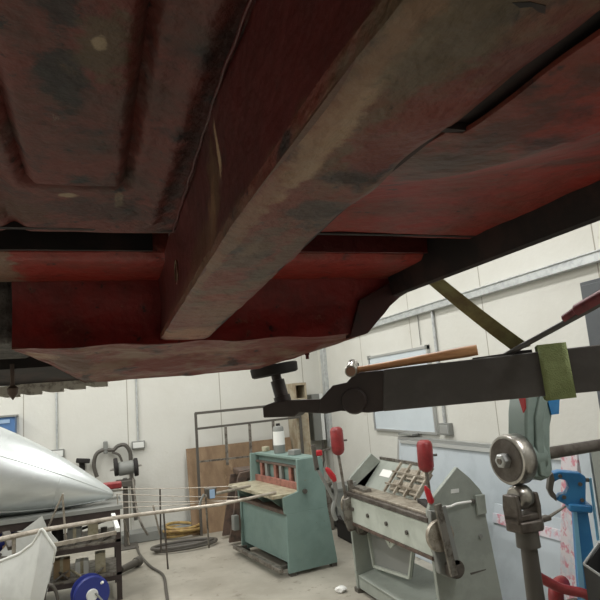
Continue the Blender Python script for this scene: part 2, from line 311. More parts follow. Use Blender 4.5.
# chassis rail
def rx0(y): return .12 + .034*min(1, max(0, (y-.5)/.95))
def rx1(y): return .209 + .062*min(1, max(0, (y-.45)/1.0))
RZ = 1.65
def rb(u, y): 
    x = rx0(y)+(rx1(y)-rx0(y))*u
    e = .004*(math.exp(-(u/.06)**2)+math.exp(-((1-u)/.06)**2))
    return (x, y, RZ+e+dirt(x, y, .0018)+.0025*noise.noise(V((x*14, y*14, 1))))
YR = fr(-2.6, .1, 40)[:-1]+fr(.1, 1.435, 140)
mb = MB(); mb.grid(rb, fr(0, 1, 30), YR, (0,0,.012)); mb.build('rail_underside', 'worn', car)
def rl(t, y):
    x = rx0(y)-.0+(.006*math.sin(t*math.pi)); return (x + .004*noise.noise(V((y*6, t*2, 5)))*t, y, RZ+.004+(PH+.01-RZ)*t)
mb = MB(); mb.grid(rl, fr(0, 1, 12), YR, (.01,0,0)); mb.build('rail_side_wall', 'paint_side', car)
mb = MB(); mb.grid(lambda t, y: (rx1(y), y, RZ+.004+(PH+.01-RZ)*t), fr(0, 1, 5), YR, (-.008,0,0)); mb.build('rail_outer_wall', 'dark', car)  # coloured black for the shade seen through the slot
# weld flange along the rail top, oval hole, worn streak
mb = MB(); mb.tube([(rx0(y)-.001+.0006*math.sin(y*90), y, PH-.002) for y in fr(.0, 1.0, 80)], .002, 8); mb.build('weld_seam', 'paint_side', car)
mb = MB(); c = hit(177,272,0,.136); mb.tube([(c.x-.001, c.y+.014*math.cos(a), c.z+.02*math.sin(a)) for a in fr(0, 2*math.pi, 25)[:-1]], .0016, 6, closed=True); mb.build('oval_hole_rim', 'stain', car)
# floor to the right of the rail: flush with the rail near us, rising to the pan
def sm(t): t = min(1, max(0, t)); return t*t*(3-2*t)
def toe(u, y):
    xa = rx1(y) + (.011 if y < .285 else 0); x = xa+(.79-xa)*u
    za = 1.65+.155*sm((y-.24)/.70); k = .16*(1-sm((y-.24)/.5)); z = za+(PH-za)*max(0, (u-k)/(1-k))
    return (x, y, z+dirt(x, y, .003))
us = [0, .01, .02, .04]+fr(.06, 1, 90)
mb = MB(); mb.grid(toe, us, fr(-2.6, .1, 30)[:-1]+fr(.1, .284, 20)+fr(.286, 1.02, 90), (0,0,.003)); mb.build('toe_board', 'paint', car)
mb = MB().box((.206,-2.6,1.657), (.245,.284,1.66)); mb.box((.2,.2805,1.652), (.226,.286,1.71)); mb.build('slot_shade_backing', 'dark', car)  # dark sheet stands in for the shade inside the slot
c0 = hit(522,8,2,1.6485)
mb = MB().prism([hit(x, y, 2, 1.6482) for x, y in ((512,3),(530,2),(546,6),(545,14),(538,12),(532,7),(520,8))], (0,0,.002)); mb.build('gouge_mark', 'grime', car)
# sill: inner face, bottom flange, outer skin
mb = MB()
sec = [(.77,1.815),(.778,1.765),(.782,1.746),(.79,1.742),(.80,1.744),(.815,1.775),(.84,1.80),(.86,1.86),(.87,1.98),(.84,2.2),(.80,2.2)]
prof = fr(-2.6, 1.40, 80)
vs = [V((x, y+.0, z)) for y in prof for x, z in sec]; n = len(sec)
# front end curls inwards
vs2 = []
for p in vs:
    vs2.append(p)
fs = [(j*n+i, j*n+(i+1) % n, (j+1)*n+(i+1) % n, (j+1)*n+i) for j in range(len(prof)-1) for i in range(n)]
fs += [tuple(range(n))[::-1], tuple((len(prof)-1)*n+i for i in range(n))]
mb.add(vs2, fs); mb.build('sill', 'dark', car)
mb = MB().prism([hit(x, y, 1, 1.415) for x, y in ((360,300),(440,255),(420,285),(400,297),(390,306),(384,314),(377,322),(368,333),(350,338))], (0,.03,0)); mb.build('sill_end_cap', 'sillcap', car)
# things behind the bulkhead at the left, black inner panel with light ribbed trim
mb = MB().box((-.60,1.47,1.665), (-.172,1.9,1.99)); mb.build('tank', 'greybits', car, bevel=.015)
mb = MB(); A = hit(-40,395,1,2.2); B = hit(106,379,1,2.2)
mb.prism([A+V((-.5,0,.02)), B, B+V((0,0,.25)), A+V((-.5,0,.25))], (0,.03,0)); mb.prism([V((-.9,1.9,1.63)), V((.06,1.9,1.64)), V((.06,2.2,1.605)), V((-.9,2.2,1.60))], (0,0,.03)); mb.build('inner_panel', 'dark', car)
mb = MB()
for k in range(9):
    xa = 106-k*22; 
    mb.prism([hit(xa+2, 374+(108-xa)*.118, 1, 2.19), hit(xa-20, 374+(108-xa+19)*.118, 1, 2.19), hit(xa-20, 383+(108-xa+20)*.12, 1, 2.19), hit(xa-12, 385.5+(108-xa+12)*.12, 1, 2.19), hit(xa+2, 386+(108-xa+1)*.12, 1, 2.19)], (0,.02,0))
mb.build('ribbed_trim', 'trim', car)
mb = MB(); a = hit(12,364,1,1.9); b = hit(13,400,1,1.9)
mb.tube([a, a+(b-a)*.45, a+(b-a)*.6, a+(b-a)*.68, a+(b-a)*.82, b], 0, 12, rads=[.006,.006,.007,.016,.014,.001]); mb.build('hanging_bolt', 'rust', car)
# upper body so the car really covers what is above it
mb = MB().box((-1.1,-2.6,1.995), (.80,1.44,2.05)); mb.box((-1.15,-2.6,2.0), (.83,2.2,2.35)); mb.build('body_shell', 'paint_side', car, bevel=.02)

# ------------------------------------------------------------------ lift arm
A = V((.69,1.555,0)); E = V((.784,-.62,0)).normalized(); Nb = V((.62,.784,0)).normalized()
def ap(x, y): return hitp(x, y, A, Nb)
lift = thing('lift_arm', (A.x, A.y, 1.44), 'black steel car lift arm reaching under the car, olive strap round it', 'car lift arm')
out = [ap(x, y) for x, y in ((383,369.5),(600,344.5),(600,391),(383,411.5))]
far = out[1]+(out[1]-out[0])*1.6; far2 = out[2]+(out[2]-out[3])*1.6; far2.z = far.z-.115
mb = MB().prism([out[0], far, far2, out[3]], Nb*.10); mb.build('outer_beam', 'arm', lift, bevel=.004)  # lit grey against the black inner beam: shadow edge put into the colours
mb = MB().prism([ap(x, y)+Nb*.004 for x, y in ((320,399),(332,385.5),(346,382.5),(352,376),(360,372),(384,369.8),(384,411),(368,413),(340,411),(325,414),(318,413))], Nb*.09); mb.build('inner_beam', 'black', lift, bevel=.003)
mb = MB(); c = ap(354,401); mb.lathe([(0,.034),(.008,.038),(.014,.038)], c-Nb*.008, Nb, 28); mb.build('pivot_boss', 'black', lift)
mb = MB().prism([ap(x, y)+Nb*.01 for x, y in ((261,406.5),(273,402),(286,400.5),(320,399.5),(326,414),(298,412.5),(293,417),(262,418))], Nb*.08); mb.build('pad_carrier', 'black', lift, bevel=.003)
pc = ap(280,412)+Nb*.05; pt = ap(268,368.5)+Nb*.05
mb = MB(); base = V((pc.x, pc.y, pc.z)); ax = (pt-pc)
mb.tube([pc, pc+ax*.35, pc+ax*.36, pc+ax*.72, pc+ax*.73, pt], 0, 20, rads=[.026,.026,.0215,.0215,.015,.015]); mb.build('pad_screw', 'black', lift)
nrm = V((-.12,.02,1)).normalized()
mb = MB().lathe([(-.020,.066),(-.016,.073),(.008,.075),(.012,.070)], pt, nrm, 40); mb.build('lifting_pad', 'rubber', lift)
# ------------------------------------------------------------------ hammer on the arm
hc = ap(350,371)+Nb*.03; hb = ap(477,349.5)+Nb*.02
ham = thing('hammer', hc, 'ball pein hammer with pale wooden handle lying on top of the black lift arm', 'hammer')
d = (hb-hc).normalized()
mb = MB(); prof = []
mb.tube([hc+d*t for t in (0,.06,.12,.2,.28,.33,(hb-hc).length)], 0, 16, rads=[.011,.010,.0105,.0125,.0145,.0155,.0145]); mb.build('handle', 'wood', ham)
hx = (V((-.50,-.85,-.25))).normalized(); hm = hc+V((0,0,.010))
mb = MB().lathe([(-.050,.006),(-.046,.013),(-.036,.018),(-.027,.013),(-.02,.011),(-.012,.017),(.012,.017),(.02,.0125),(.028,.018),(.044,.0185),(.048,.0165)], hm, hx, 24); mb.build('head', 'steel', ham)
mb = MB().lathe([(0,.0135),(.0008,.0125)], hm+hx*.0481, hx, 24); mb.build('striking_face', 'copper', ham)
# ------------------------------------------------------------------ ratchet strap
st_ = thing('ratchet_strap', ap(550,397), 'olive green webbing strap hanging from the car sill and looped round the lift arm', 'strap')
P1a, P1b = hit(431,286,0,.885), hit(444,279.5,0,.885)
P2a, P2b = ap(514,350)+Nb*.10, ap(533,344)+Nb*.10
def ribbon(u, t):
    a = P1a.lerp(P1b, u); b = P2a.lerp(P2b, u); p = a.lerp(b, t); p.z -= .004*math.sin(t*math.pi); return p
mb = MB(); mb.grid(ribbon, fr(0, 1, 5), fr(-.25, 1, 30), (.0015,.0015,.0)); mb.build('webbing', 'strapd', st_)
q = [ap(537,347.5), ap(566,344.5), ap(576,395), ap(546,398.5)]
g = .004
def loop(c0, c1):   # c0/c1: front top and front bottom edge points
    a, b = c0-Nb*g+V((0,0,g)), c1-Nb*g-V((0,0,g)); 
    return [a, a.lerp(b, .5)-Nb*.002, b, b+Nb*(.10+2*g), a+Nb*(.10+2*g)]
L0 = loop(q[0], q[3]); L1 = loop(q[1], q[2]); mb = MB()
cols = [[L0[i].lerp(L1[i], t) for t in fr(0, 1, 6)] for i in range(5)]
vs = [p for c in cols for p in c]; fs = [(i*6+j, i*6+j+1, ((i+1) % 5)*6+j+1, ((i+1) % 5)*6+j) for i in range(5) for j in range(5)]
mb.add(vs, fs); o = mb.build('wrapped_loop', 'strap', st_); sl = o.modifiers.new('solid', 'SOLIDIFY'); sl.thickness = .003; sl.offset = 1
tag(o, 'brighter green loop wrapped round the beam')
mb = MB().box(ap(521,352)+Nb*.06-V((.03,.02,.01)), ap(521,352)+Nb*.06+V((.03,.02,.006)), -.67); mb.build('buckle', 'dark', st_, bevel=.002)
# ------------------------------------------------------------------ pry bar resting on the arm
pb = thing('pry_bar', ap(490,358)+Nb*.03, 'dark steel lever bar with maroon grip, its flat end on the lift arm', 'bar')
mb = MB().prism([ap(472,361)+Nb*.02, ap(507,357)+Nb*.02, ap(507,352.8)+Nb*.02, ap(472,357.6)+Nb*.02], Nb*.03); mb.build('flat_blade', 'arm', pb, bevel=.001)
s0 = ap(505,355)+Nb*.035; s1 = at(600,303.5,1.36); s2 = s1+(s1-s0)*.55
mb = MB().tube([s0, s0.lerp(s1, .06), s1, s2], .0075, 12); mb.build('shaft', 'arm', pb)
g0 = s0.lerp(s1, .66)+V((0,0,.008)); g1 = s0.lerp(s1, .78)+V((0,0,.012)); g2 = s2+V((0,0,.014))
mb = MB().tube([g0, g0.lerp(g1, .08), g1, g1.lerp(g2, .02), g2], 0, 14, rads=[.008,.0115,.0115,.016,.016]); mb.build('grip', 'grip', pb)
# ------------------------------------------------------------------ on the walls
mb = MB().box((XR-.055,-3.5,2.125), (XR,YB-.02,2.185)); mb.box((XR-.065,-3.5,2.18), (XR,YB-.02,2.19))
tag(mb.build('cable_trunking', 'zinc', bevel=.003), 'long galvanised trunking running along the right wall', 'trunking')
mb = MB().box((XR-.05,7.0,.80), (XR,7.10,2.125)); tag(mb.build('cable_trunking', 'zinc', bevel=.003), 'vertical grey trunking near the room corner, below the long run', 'trunking')
def socket(name, p, ax, label, plates=1, group=None, top=None, parent_pipe=True):
    p = V(p); t = thing(name, p, label, 'socket', group)
    if ax == 1:
        MB().box(p+V((-.075,-.045,-.045)), p+V((.075,0,.045))).build('socket_box', 'greyplas', t, bevel=.004)
        MB().box(p+V((-.062,-.049,-.032)), p+V((.062,-.045,.032))).build('face_plate', 'white', t, bevel=.002)
        MB().tube([p+V((0,-.018,.045)), p+V((0,-.018,top-p.z))], .011, 10).build('conduit', 'zinc', t)
    else:
        MB().box(p+V((-.045,-.09,-.05)), p+V((0,.06,.05))).build('socket_box', 'greyplas', t, bevel=.004)
        MB().box(p+V((-.049,-.075,-.036)), p+V((-.045,.045,.036))).build('face_plate', 'alum', t, bevel=.002)
        MB().tube([p+V((-.018,0,.045)), p+V((-.018,0,top-p.z))], .014, 10).build('conduit', 'zinc', t)
    return t
socket('wall_socket', (-.405,YB,1.045), 1, 'socket with thin conduit on back wall, above the aluminium cone', top=ZC)
socket('wall_socket', (.48,YB,1.05), 1, 'socket at end of conduit on back wall, right of the hose hook', top=ZC)
socket('wall_socket', (XR,4.40,1.10), 0, 'metal double socket at the lower right corner of the wall whiteboard', top=2.125)
mb = MB().tube([(XR-.01,4.66,2.125), (XR-.01,4.66,1.85)], .004, 8); tag(mb.build('cable', 'greyplas'), 'thin grey cable dropping from the trunking to the whiteboard', 'cable')
wb = thing('whiteboard', (XR,5.1,1.05), 'aluminium framed whiteboard mounted on the right wall', 'whiteboard')
MB().box((XR-.02,4.56,1.065), (XR,5.72,1.82)).build('writing_surface', 'board', wb)
for a, b in (((XR-.03,4.53,1.045),(XR,5.75,1.067)), ((XR-.03,4.53,1.81),(XR,5.75,1.832)), ((XR-.03,4.53,1.067),(XR,4.555,1.81)), ((XR-.03,5.725,1.067),(XR,5.75,1.81))):
    MB().box(a, b).build('frame_rail', 'alum', wb)
MB().box((XR-.09,4.85,1.03), (XR-.03,5.12,1.045)).build('pen_tray', 'greyplas', wb)
for y in (4.53, 5.72): MB().box((XR-.034,y,1.80), (XR-.004,y+.03,1.84)).build('corner_cap', 'greyplas', wb)
# large sheets leaning along the right wall
def leaner(name, x, y0, y1, z1, m, label, cat, frame=None, t=.02):
    th = thing(name, (x,(y0+y1)/2,0), label, cat)
    q = [V((x-.14,y0,.002)), V((x-.14,y1,.002)), V((x,y1,z1)), V((x,y0,z1))]
    MB().prism(q, (t,0,0)).build('sheet', m, th)
    if frame:
        for i in (2, 1, 3):
            a, b = q[i], q[(i+1) % 4]; MB().bar(a+V((t/2,0,0)), b+V((t/2,0,0)), .035, .03).build('frame_rail', frame, th, bevel=.003)
    return th
lb = leaner('leaning_whiteboard', 2.78, 2.95, 5.15, 1.0, 'sheet', 'long pale blue board leaning on the right wall behind the folding machine', 'board', 'alum')
MB().prism([V((2.755,2.95,.955)), V((2.755,5.1,.955)), V((2.762,5.1,.985)), V((2.762,2.95,.985))], (.01,0,0)).build('edge_strip', 'alum', lb)
l2 = leaner('wrapped_panel', 2.66, 2.85, 3.62, .62, 'sheet', 'shorter wrapped panel leaning in front of the long pale blue board', 'panel')
MB().prism([V((2.622,2.85,.50)), V((2.622,3.62,.50)), V((2.636,3.62,.56)), V((2.636,2.85,.56))], (.012,0,0)).build('printed_tape', 'tapered', l2)
MB().prism([V((2.575,2.85,.24)), V((2.575,3.62,.24)), V((2.587,3.62,.29)), V((2.587,2.85,.29))], (.012,0,0)).build('printed_tape', 'tape_w', l2)
# cabinet on the corner, dark
cb = thing('distribution_board', (2.78,7.28,.86), 'grey and white wall box beside the vertical trunking in the corner', 'electrical box')
p0, p1, p2 = hit(314,402,1,7.1), hit(315,441,1,7.1), hit(323,441,1,7.1)
MB().box((p1.x+.0,7.1,p1.z), (p2.x,YB-.005,p0.z+.1)).build('enclosure', 'greyplas', cb, bevel=.004)
MB().box((p2.x+.001,7.1,p1.z), (XR-.06,YB-.005,p0.z+.1)).build('door', 'white', cb, bevel=.004)
MB().tube([(p2.x,7.12,p1.z), (p2.x,7.12,p1.z-.25), (p1.x,7.1,p1.z-.6)], .012, 8).build('cable', 'hose', cb)
# tall timber cupboard in the back corner
tc_ = thing('cupboard', (2.48,7.2,0), 'tan timber open cupboard standing in the back corner behind the green machine', 'cupboard')
x0, x1, zt = 2.36, 2.50, 1.60
MB().box((x0,6.95,0), (x0+.02,YB-.01,zt)).build('side_panel', 'cream', tc_); MB().box((x1,6.95,0), (x1+.02,YB-.01,zt)).build('side_panel', 'cream', tc_)
MB().box((x0,6.95,zt), (x1+.02,YB-.01,zt+.03)).build('top_panel', 'cream', tc_)
MB().box((x0+.02,YB-.04,0), (x1,YB-.01,zt)).build('back_panel', 'card', tc_)
MB().box((x0+.02,6.96,.03), (x1,6.98,1.40)).build('door', 'cream', tc_)
for z in (.05, 1.2, 1.42): MB().box((x0+.02,6.97,z), (x1,YB-.04,z+.02)).build('shelf', 'cream', tc_)
# blue wall cabinet at far left
bc = thing('wall_cabinet', (-1.1,YB,1.27), 'blue wall cabinet above the aluminium cone at the left edge', 'cabinet')
MB().box((-1.6,YB-.16,1.27), (-.82,YB,1.50)).build('body', 'blueart', bc, bevel=.004)
MB().box((-1.56,YB-.17,1.43), (-.87,YB-.16,1.47)).build('light_strip', 'bluepale', bc)
MB().box((-1.6,YB-.18,1.495), (-.80,YB,1.515)).build('lid', 'greyplas', bc)
# hose on a wall hook
hk = thing('air_hose', (.1,YB-.05,.8), 'dark rubber hose looped over a hook on the back wall', 'hose')
def wp(x, y, Y=7.22): return hit(x, y, 1, Y)
def smooth(pts, n=6):
    pts = [V(p) for p in pts]; out = []
    for i in range(len(pts)-1):
        a = pts[max(i-1, 0)]; b = pts[i]; c = pts[i+1]; d = pts[min(i+2, len(pts)-1)]
        for k in range(n):
            t = k/n; out.append(.5*((2*b)+(c-a)*t+(2*a-5*b+4*c-d)*t*t+(3*b-a-3*c+d)*t**3))
    return out+[pts[-1]]
MB().tube(smooth([wp(x, y) for x, y in ((97,477),(94,466),(96,455),(103,450),(113,450),(118,446),(125,445),(130,452),(131,463),(132,480),(134,500),(136,520))]), .022, 8).build('hose', 'hose', hk)
MB().box(wp(105,443)+V((-.02,-.02,-.12)), wp(105,443)+V((.03,.05,.02))).build('hook', 'greyplas', hk, bevel=.01)
MB().tube(smooth([wp(x, y) for x, y in ((112,452),(119,455),(122,462))]), .014, 8).build('hose_end', 'hose', hk)
# ------------------------------------------------------------------ bench polisher on a pedestal
pp0 = hit(126,520,1,6.92)
po = thing('polishing_machine', (pp0.x,6.92,0), 'grey twin-spindle polishing machine on a dark pedestal by the back wall', 'polisher')
py = 6.92; pb0 = V((pp0.x,py,0))
def pp(x, y): return hit(x, y, 1, py)
MB().prism([pp(117,465), pp(137,462), pp(137,472), pp(117,475)], (0,.0,0)) 
MB().lathe([(-.10,.055),(-.07,.075),(.07,.075),(.10,.055)], pp(126,468), (1,0,.05), 20).build('motor', 'greyplas', po)
for s, x in ((-1,116), (1,136)): MB().lathe([(-.022,.09),(-.016,.098),(.016,.098),(.022,.09)], pp(x,467), (1,0,.05), 24).build('wheel', 'rubber', po)
MB().lathe([(-.17,.012),(.17,.012)], pp(126,467.5), (1,0,.05), 12).build('spindle', 'steel', po)
MB().box(V((pb0.x-.025,py-.03,0)), V((pb0.x+.03,py+.03,pp(126,478).z))).build('pedestal', 'hose', po, bevel=.01)
MB().box(V((pb0.x-.12,py-.12,0)), V((pb0.x+.12,py+.12,.02))).build('base', 'hose', po, bevel=.01)
MB().box(pp(118,484)+V((-.02,-.1,-.03)), pp(132,480)+V((.03,.1,.01))).build('tray', 'hose', po, bevel=.006)
q = pp(112,484); q.y -= .5; 
# red vice just left of the polisher
rv = thing('machine_vice', hit(112,489,1,5.55), 'small red machine vice on the rack end behind the cone tip', 'vice')
v0 = hit(112,486,1,5.55)
MB().box(v0+V((-.08,-.06,-.02)), v0+V((.08,.06,.03))).build('body', 'red', rv, bevel=.01)
MB().box(v0+V((-.1,-.07,-.045)), v0+V((.09,.07,-.02))).build('base', 'steel', rv, bevel=.004)
# ------------------------------------------------------------------ metal frame and plywood sheet at the back wall
pl = thing('plywood_sheet', (1.7,7.2,0), 'stained brown plywood sheet leaning against the back wall', 'sheet')
a0, a1 = hit(186,449,1,7.2), hit(300,436.5,1,7.2)
a1.x = 2.34; a1.z = a0.z+.01
MB().prism([V((a0.x,7.0,0)), V((a1.x,7.0,0)), V((a1.x,7.2,a1.z)), V((a0.x,7.2,a0.z))], (0,.02,0)).build('face', 'ply', pl)
MB().prism([V((a0.x-.0,6.99,0)), V((a0.x+.10,6.99,0)), V((a0.x+.10,7.19,a0.z)), V((a0.x,7.19,a0.z))], (0,.01,0)).build('edge_batten', 'ply', pl)
fm = thing('gate_frame', (1.6,6.95,0), 'welded grey tube frame with upright bars standing before the plywood sheet', 'frame')
def gp(x, y, Y=6.92): return hit(x, y, 1, Y)
MB().bar(gp(195,413.5), gp(300,403), .03, .03).build('top_rail', 'hose', fm)
MB().bar(gp(196,429), gp(300,417), .025, .025).build('middle_rail', 'hose', fm)
MB().bar(gp(197,462), gp(300,451), .02, .02).build('lower_rail', 'dullsteel', fm)
for x, yt in ((195.5,413),(225.5,427),(249.5,424),(273,421)):
    t = gp(x, yt); b = V((t.x,t.y,.0)) if x < 200 else gp(x+2, 465); 
    MB().bar(t, b, .028, .028, (0,1,0)).build('upright', 'hose' if x < 200 else 'dullsteel', fm)
b = gp(299,403); MB().bar(b, V((b.x,b.y,0)), .028, .028, (0,1,0)).build('upright', 'hose', fm)
# coils on the floor
def coil(name, c, r, n, tr, m, label, cat, sq=1.0, par=None, seed=0, ring=True):
    random.seed(seed); pts = []
    for k in range(n*28):
        a = 2*math.pi*k/28; rr = r*(1+.13*math.sin(a*.37+seed)); pts.append((c[0]+rr*math.cos(a), c[1]+sq*rr*math.sin(a)+.02*math.sin(a*.21), c[2]+tr+(k/28)*tr*1.2+(.03*(1+math.sin(a*1.13+seed))*k/(n*28) if n > 3 else 0)))
    o = MB().tube(pts, tr, 8).build(name, m); return tag(o, label, cat)
c = hit(180,535,2,0); coil('yellow_hose_coil', (c.x+.02,c.y-.12,0), .19, 5, .016, 'yellow', 'dull yellow hose coiled on the floor against the back wall', 'hose', .6, seed=2)
c = hit(181,543,2,.0); coil('black_cable_coil', (c.x,c.y-.30,0), .30, 2, .018, 'hose', 'black cable hoop lying on the floor in front of the yellow coil', 'cable', .42, seed=5)
mb = MB(); c0 = hit(128,538,2,.02); c1 = hit(165,530,2,.02); mb.box((.25,7.05,0), (1.1,7.28,.11)); tag(mb.build('floor_box', 'greyplas', bevel=.01), 'low grey box section lying along the foot of the back wall', 'box')
MB_ = MB().tube(smooth([hit(x, y, 2, .012) for x, y in ((136,541),(139,553),(150,566),(163,575),(166,590),(168,606),(170,640))]), .012, 8); tag(MB_.build('floor_cable', 'hose'), 'grey cable trailing across the floor towards the camera', 'cable')
# ------------------------------------------------------------------ green guillotine
shc = V((1.49,4.923,0)); uu = V((-.147,.989,0)).normalized(); vv = V((uu.y,-uu.x,0))
def sp(u, v, z): return shc+uu*u+vv*v+V((0,0,z))
def sbox(u0, u1, v0, v1, z0, z1): return MB().prism([sp(u0,v0,z0), sp(u1,v0,z0), sp(u1,v1,z0), sp(u0,v1,z0)], (0,0,z1-z0))
def splate(u0, u1, pts): return MB().prism([sp(u0,v,z) for v, z in pts], uu*(u1-u0))
sh = thing('guillotine_shear', sp(.5,.23,0), 'faded green treadle guillotine shear with a pale table in the middle of the room', 'machine')
splate(-.03, 0, [(.0,.03),(.47,.03),(.47,.06),(.415,.50),(.015,.50)]).build('side_plate', 'green', sh, bevel=.003)
splate(1.0, 1.03, [(.0,.03),(.47,.03),(.47,.06),(.415,.50),(.015,.50)]).build('side_plate', 'green', sh, bevel=.003)
splate(-.03, 0, [(.0,.50),(.415,.50),(.405,.905),(.38,.935),(.15,.935),(.14,.67),(-.01,.64)]).build('upper_side_plate', 'green', sh, bevel=.003)
splate(1.0, 1.03, [(.0,.50),(.415,.50),(.405,.905),(.38,.935),(.15,.935),(.14,.67),(-.01,.64)]).build('upper_side_plate', 'green', sh, bevel=.003)
sbox(0, 1, .03, .045, .10, .50).build('front_panel', 'green', sh)
sbox(0, 1, .38, .40, .10, .9).build('back_panel', 'green', sh)
sbox(-.02, 1.02, .0, .40, .495, .53).build('deck', 'rust', sh, bevel=.004)
sbox(-.02, 1.02, -.10, .19, .635, .665).build('table', 'tan', sh, bevel=.004)
for u in (.12, .5, .88): splate(u, u+.03, [(-.08,.635),(.15,.635),(.15,.53),(.05,.53)]).build('table_bracket', 'green', sh)
sbox(0, 1, .185, .215, .665, .725).build('blade_guard', 'rustred', sh, bevel=.003)
sbox(0, 1, .24, .26, .70, .92).build('beam', 'green', sh, bevel=.004)
sbox(0, 1, .20, .235, .845, .865).build('hold_down_bar', 'rust', sh, bevel=.003)
for u in (.10,.22,.42,.54,.74,.86): sbox(u, u+.05, .205, .238, .72, .86).build('hold_down_finger', 'rustred' if u in (.22,.54,.86) else 'greyplas', sh, bevel=.004)
sbox(0, 1, .2, .39, .915, .94).build('top_cover', 'green', sh, bevel=.004)
sbox(-.03, 1.03, -.09, -.05, .05, .085).build('treadle_bar', 'dullsteel', sh, bevel=.004)
for u in (.05, .95): sbox(u, u+.03, -.08, .03, .05, .075).build('treadle_arm', 'hose', sh)
for u, v in ((-.02,.02),(-.02,.42),(.97,.02),(.97,.42)): sbox(u, u+.05, v, v+.05, 0, .03).build('foot', 'hose', sh)
MB().lathe([(0,.02),(.02,.02)], sp(-.03,.20,.665)-uu*.02, uu, 16).build('pivot_nut', 'hose', sh)
sbox(.985, 1.05, -.08, -.02, .22, .36).build('switch_box', 'greyplas', sh, bevel=.006)
# dark brown stand behind its far end
bs = thing('brown_stand', sp(1.4,.2,0), 'dark brown steel stand with rounded top just beyond the green machine', 'stand')
def bp(x, y): return hit(x, y, 1, 6.25)
MB().prism([bp(229.5,543), bp(233,520), bp(238,478), bp(240,473), bp(246,471.5), bp(262,469), bp(262,476), bp(247,478.5), bp(245,486), bp(246,520), bp(247,540)], (0,.05,0)).build('side_plate', 'rust', bs, bevel=.004)
z = bp(246,470).z; MB().box((bp(240,470).x,6.3,z-.06), (bp(262,470).x+.2,6.6,z)).build('top', 'rust', bs, bevel=.01)
MB().prism([bp(229.5,543)+V((0,.35,0)), bp(238,478)+V((0,.35,0)), bp(262,474)+V((0,.35,0)), bp(262,520)+V((0,.35,0)), bp(247,540)+V((0,.35,0))], (0,.03,0)).build('side_plate', 'rust', bs)
# bottle on the machine top
cn = thing('plastic_jug', sp(.62,.30,.94), 'clear and white plastic jug with pale label on top of the green machine', 'jug')
b0 = sp(.62,.30,.94)
MB().lathe([(0,.052),(.01,.056),(.235,.053),(.255,.045),(.262,.03)], b0, (0,0,1), 20).build('body', 'greyplas', cn)
MB().lathe([(.08,.0575),(.21,.0555)], b0, (0,0,1), 20).build('label', 'paper', cn)
MB().lathe([(.262,.022),(.285,.02)], b0, (0,0,1), 16).build('cap', 'rubber', cn)
for k, (u, w, m, lb_) in enumerate(((.30,.09,'greyplas','small grey block on the green machine top, near the jug'),(.95,.06,'tan','small tan block at far end of the green machine top'))):
    p = sp(u,.3,.94); tag(MB().box(p-V((w/2,w/2,0)), p+V((w/2,w/2,.05)), .4).build('metal_block', m, bevel=.006), lb_, 'block')
# ------------------------------------------------------------------ folding machine
YN, YR_ = 3.1, 4.26
fo = thing('folding_machine', (2.05,3.7,0), 'grey-green box and pan folding machine with two red counterweights', 'machine')
def plate(Y, t=.03):
    pts = [(457,467),(470,478),(480,489),(483,494),(487,520),(503,600)]
    P = [hit(x, y, 1, YN) for x, y in pts]; P.append(V((2.32,YN,0))); P.append(V((1.83,YN,0)))
    P += [hit(x, y, 1, YN) for x, y in ((436,575),(432,545),(428,512),(432,499))]
    return MB().prism([V((p.x,Y,p.z)) for p in P], (0,t,0))
plate(YN).build('end_frame', 'greengrey', fo, bevel=.004); plate(YR_).build('end_frame', 'greengrey', fo, bevel=.004)
def frx(z): return 1.86
xf = 1.80
apz = [hit(425,523,0,xf), hit(425,548,0,xf)]
MB().box((xf,YN-.02,.52), (xf+.03,YR_+.02,.70)).build('apron', 'palegreen', fo, bevel=.004)
MB().box((xf-.005,YN-.02,.50), (xf+.05,YR_+.02,.52)).build('apron_lip', 'rust', fo)
MB().box((xf-.01,YN-.02,.705), (xf+.13,YR_+.02,.735)).build('bed_bar', 'brownsteel', fo, bevel=.004)
MB().box((xf+.02,YN+.01,.735), (xf+.22,YR_,.752)).build('clamp_bar', 'bed', fo, bevel=.004)
# sloping back cover
MB().prism([V((xf+.16,3.52,.75)), V((xf+.16,YR_+.02,.75)), V((xf+.33,YR_+.02,.94)), V((xf+.33,3.62,.94))], (.02,0,.0)).build('back_cover', 'greengrey', fo, bevel=.003)
MB().prism([V((xf+.05,YR_+.0,.74)), V((xf+.36,YR_+.0,.95)), V((xf+.36,YR_+.0,.74))], (0,.012,0)).build('cover_end', 'greyplas', fo)
MB().bar(V((xf+.33,3.62,.945)), V((xf+.33,YR_+.02,.945)), .02, .02).build('cover_rail', 'dullsteel', fo)
sl_ = (V((.17,0,.19))).normalized()
def on(s, y, lift=.012): return V((xf+.16,y,.75))+sl_*s+V((-.19,0,.17)).normalized()*lift
def tile(s0, s1, y0, y1, h, m, name, par): return MB().prism([on(s0,y0,0), on(s1,y0,0), on(s1,y1,0), on(s0,y1,0)], V((-.19,0,.17)).normalized()*h).build(name, m, par, bevel=.003)
tile(.11,.17,3.98,4.14,.004,'paper','notice', fo)
k = 0
for s0 in (.02,.12):
    for y0 in (3.46,3.60,3.74):
        tile(s0, s0+.08, y0, y0+.105, .03, 'bed', 'clamp_finger', fo); k += 1
for y0 in (3.44,3.58,3.72,3.86): MB().bar(on(-.01,y0,.04), on(.23,y0,.04), .016, .016).build('finger_link', 'bed', fo)
for s0 in (.05,.15): MB().bar(on(s0,3.42,.045), on(s0,3.90,.045), .012, .012).build('cross_link', 'bed', fo)
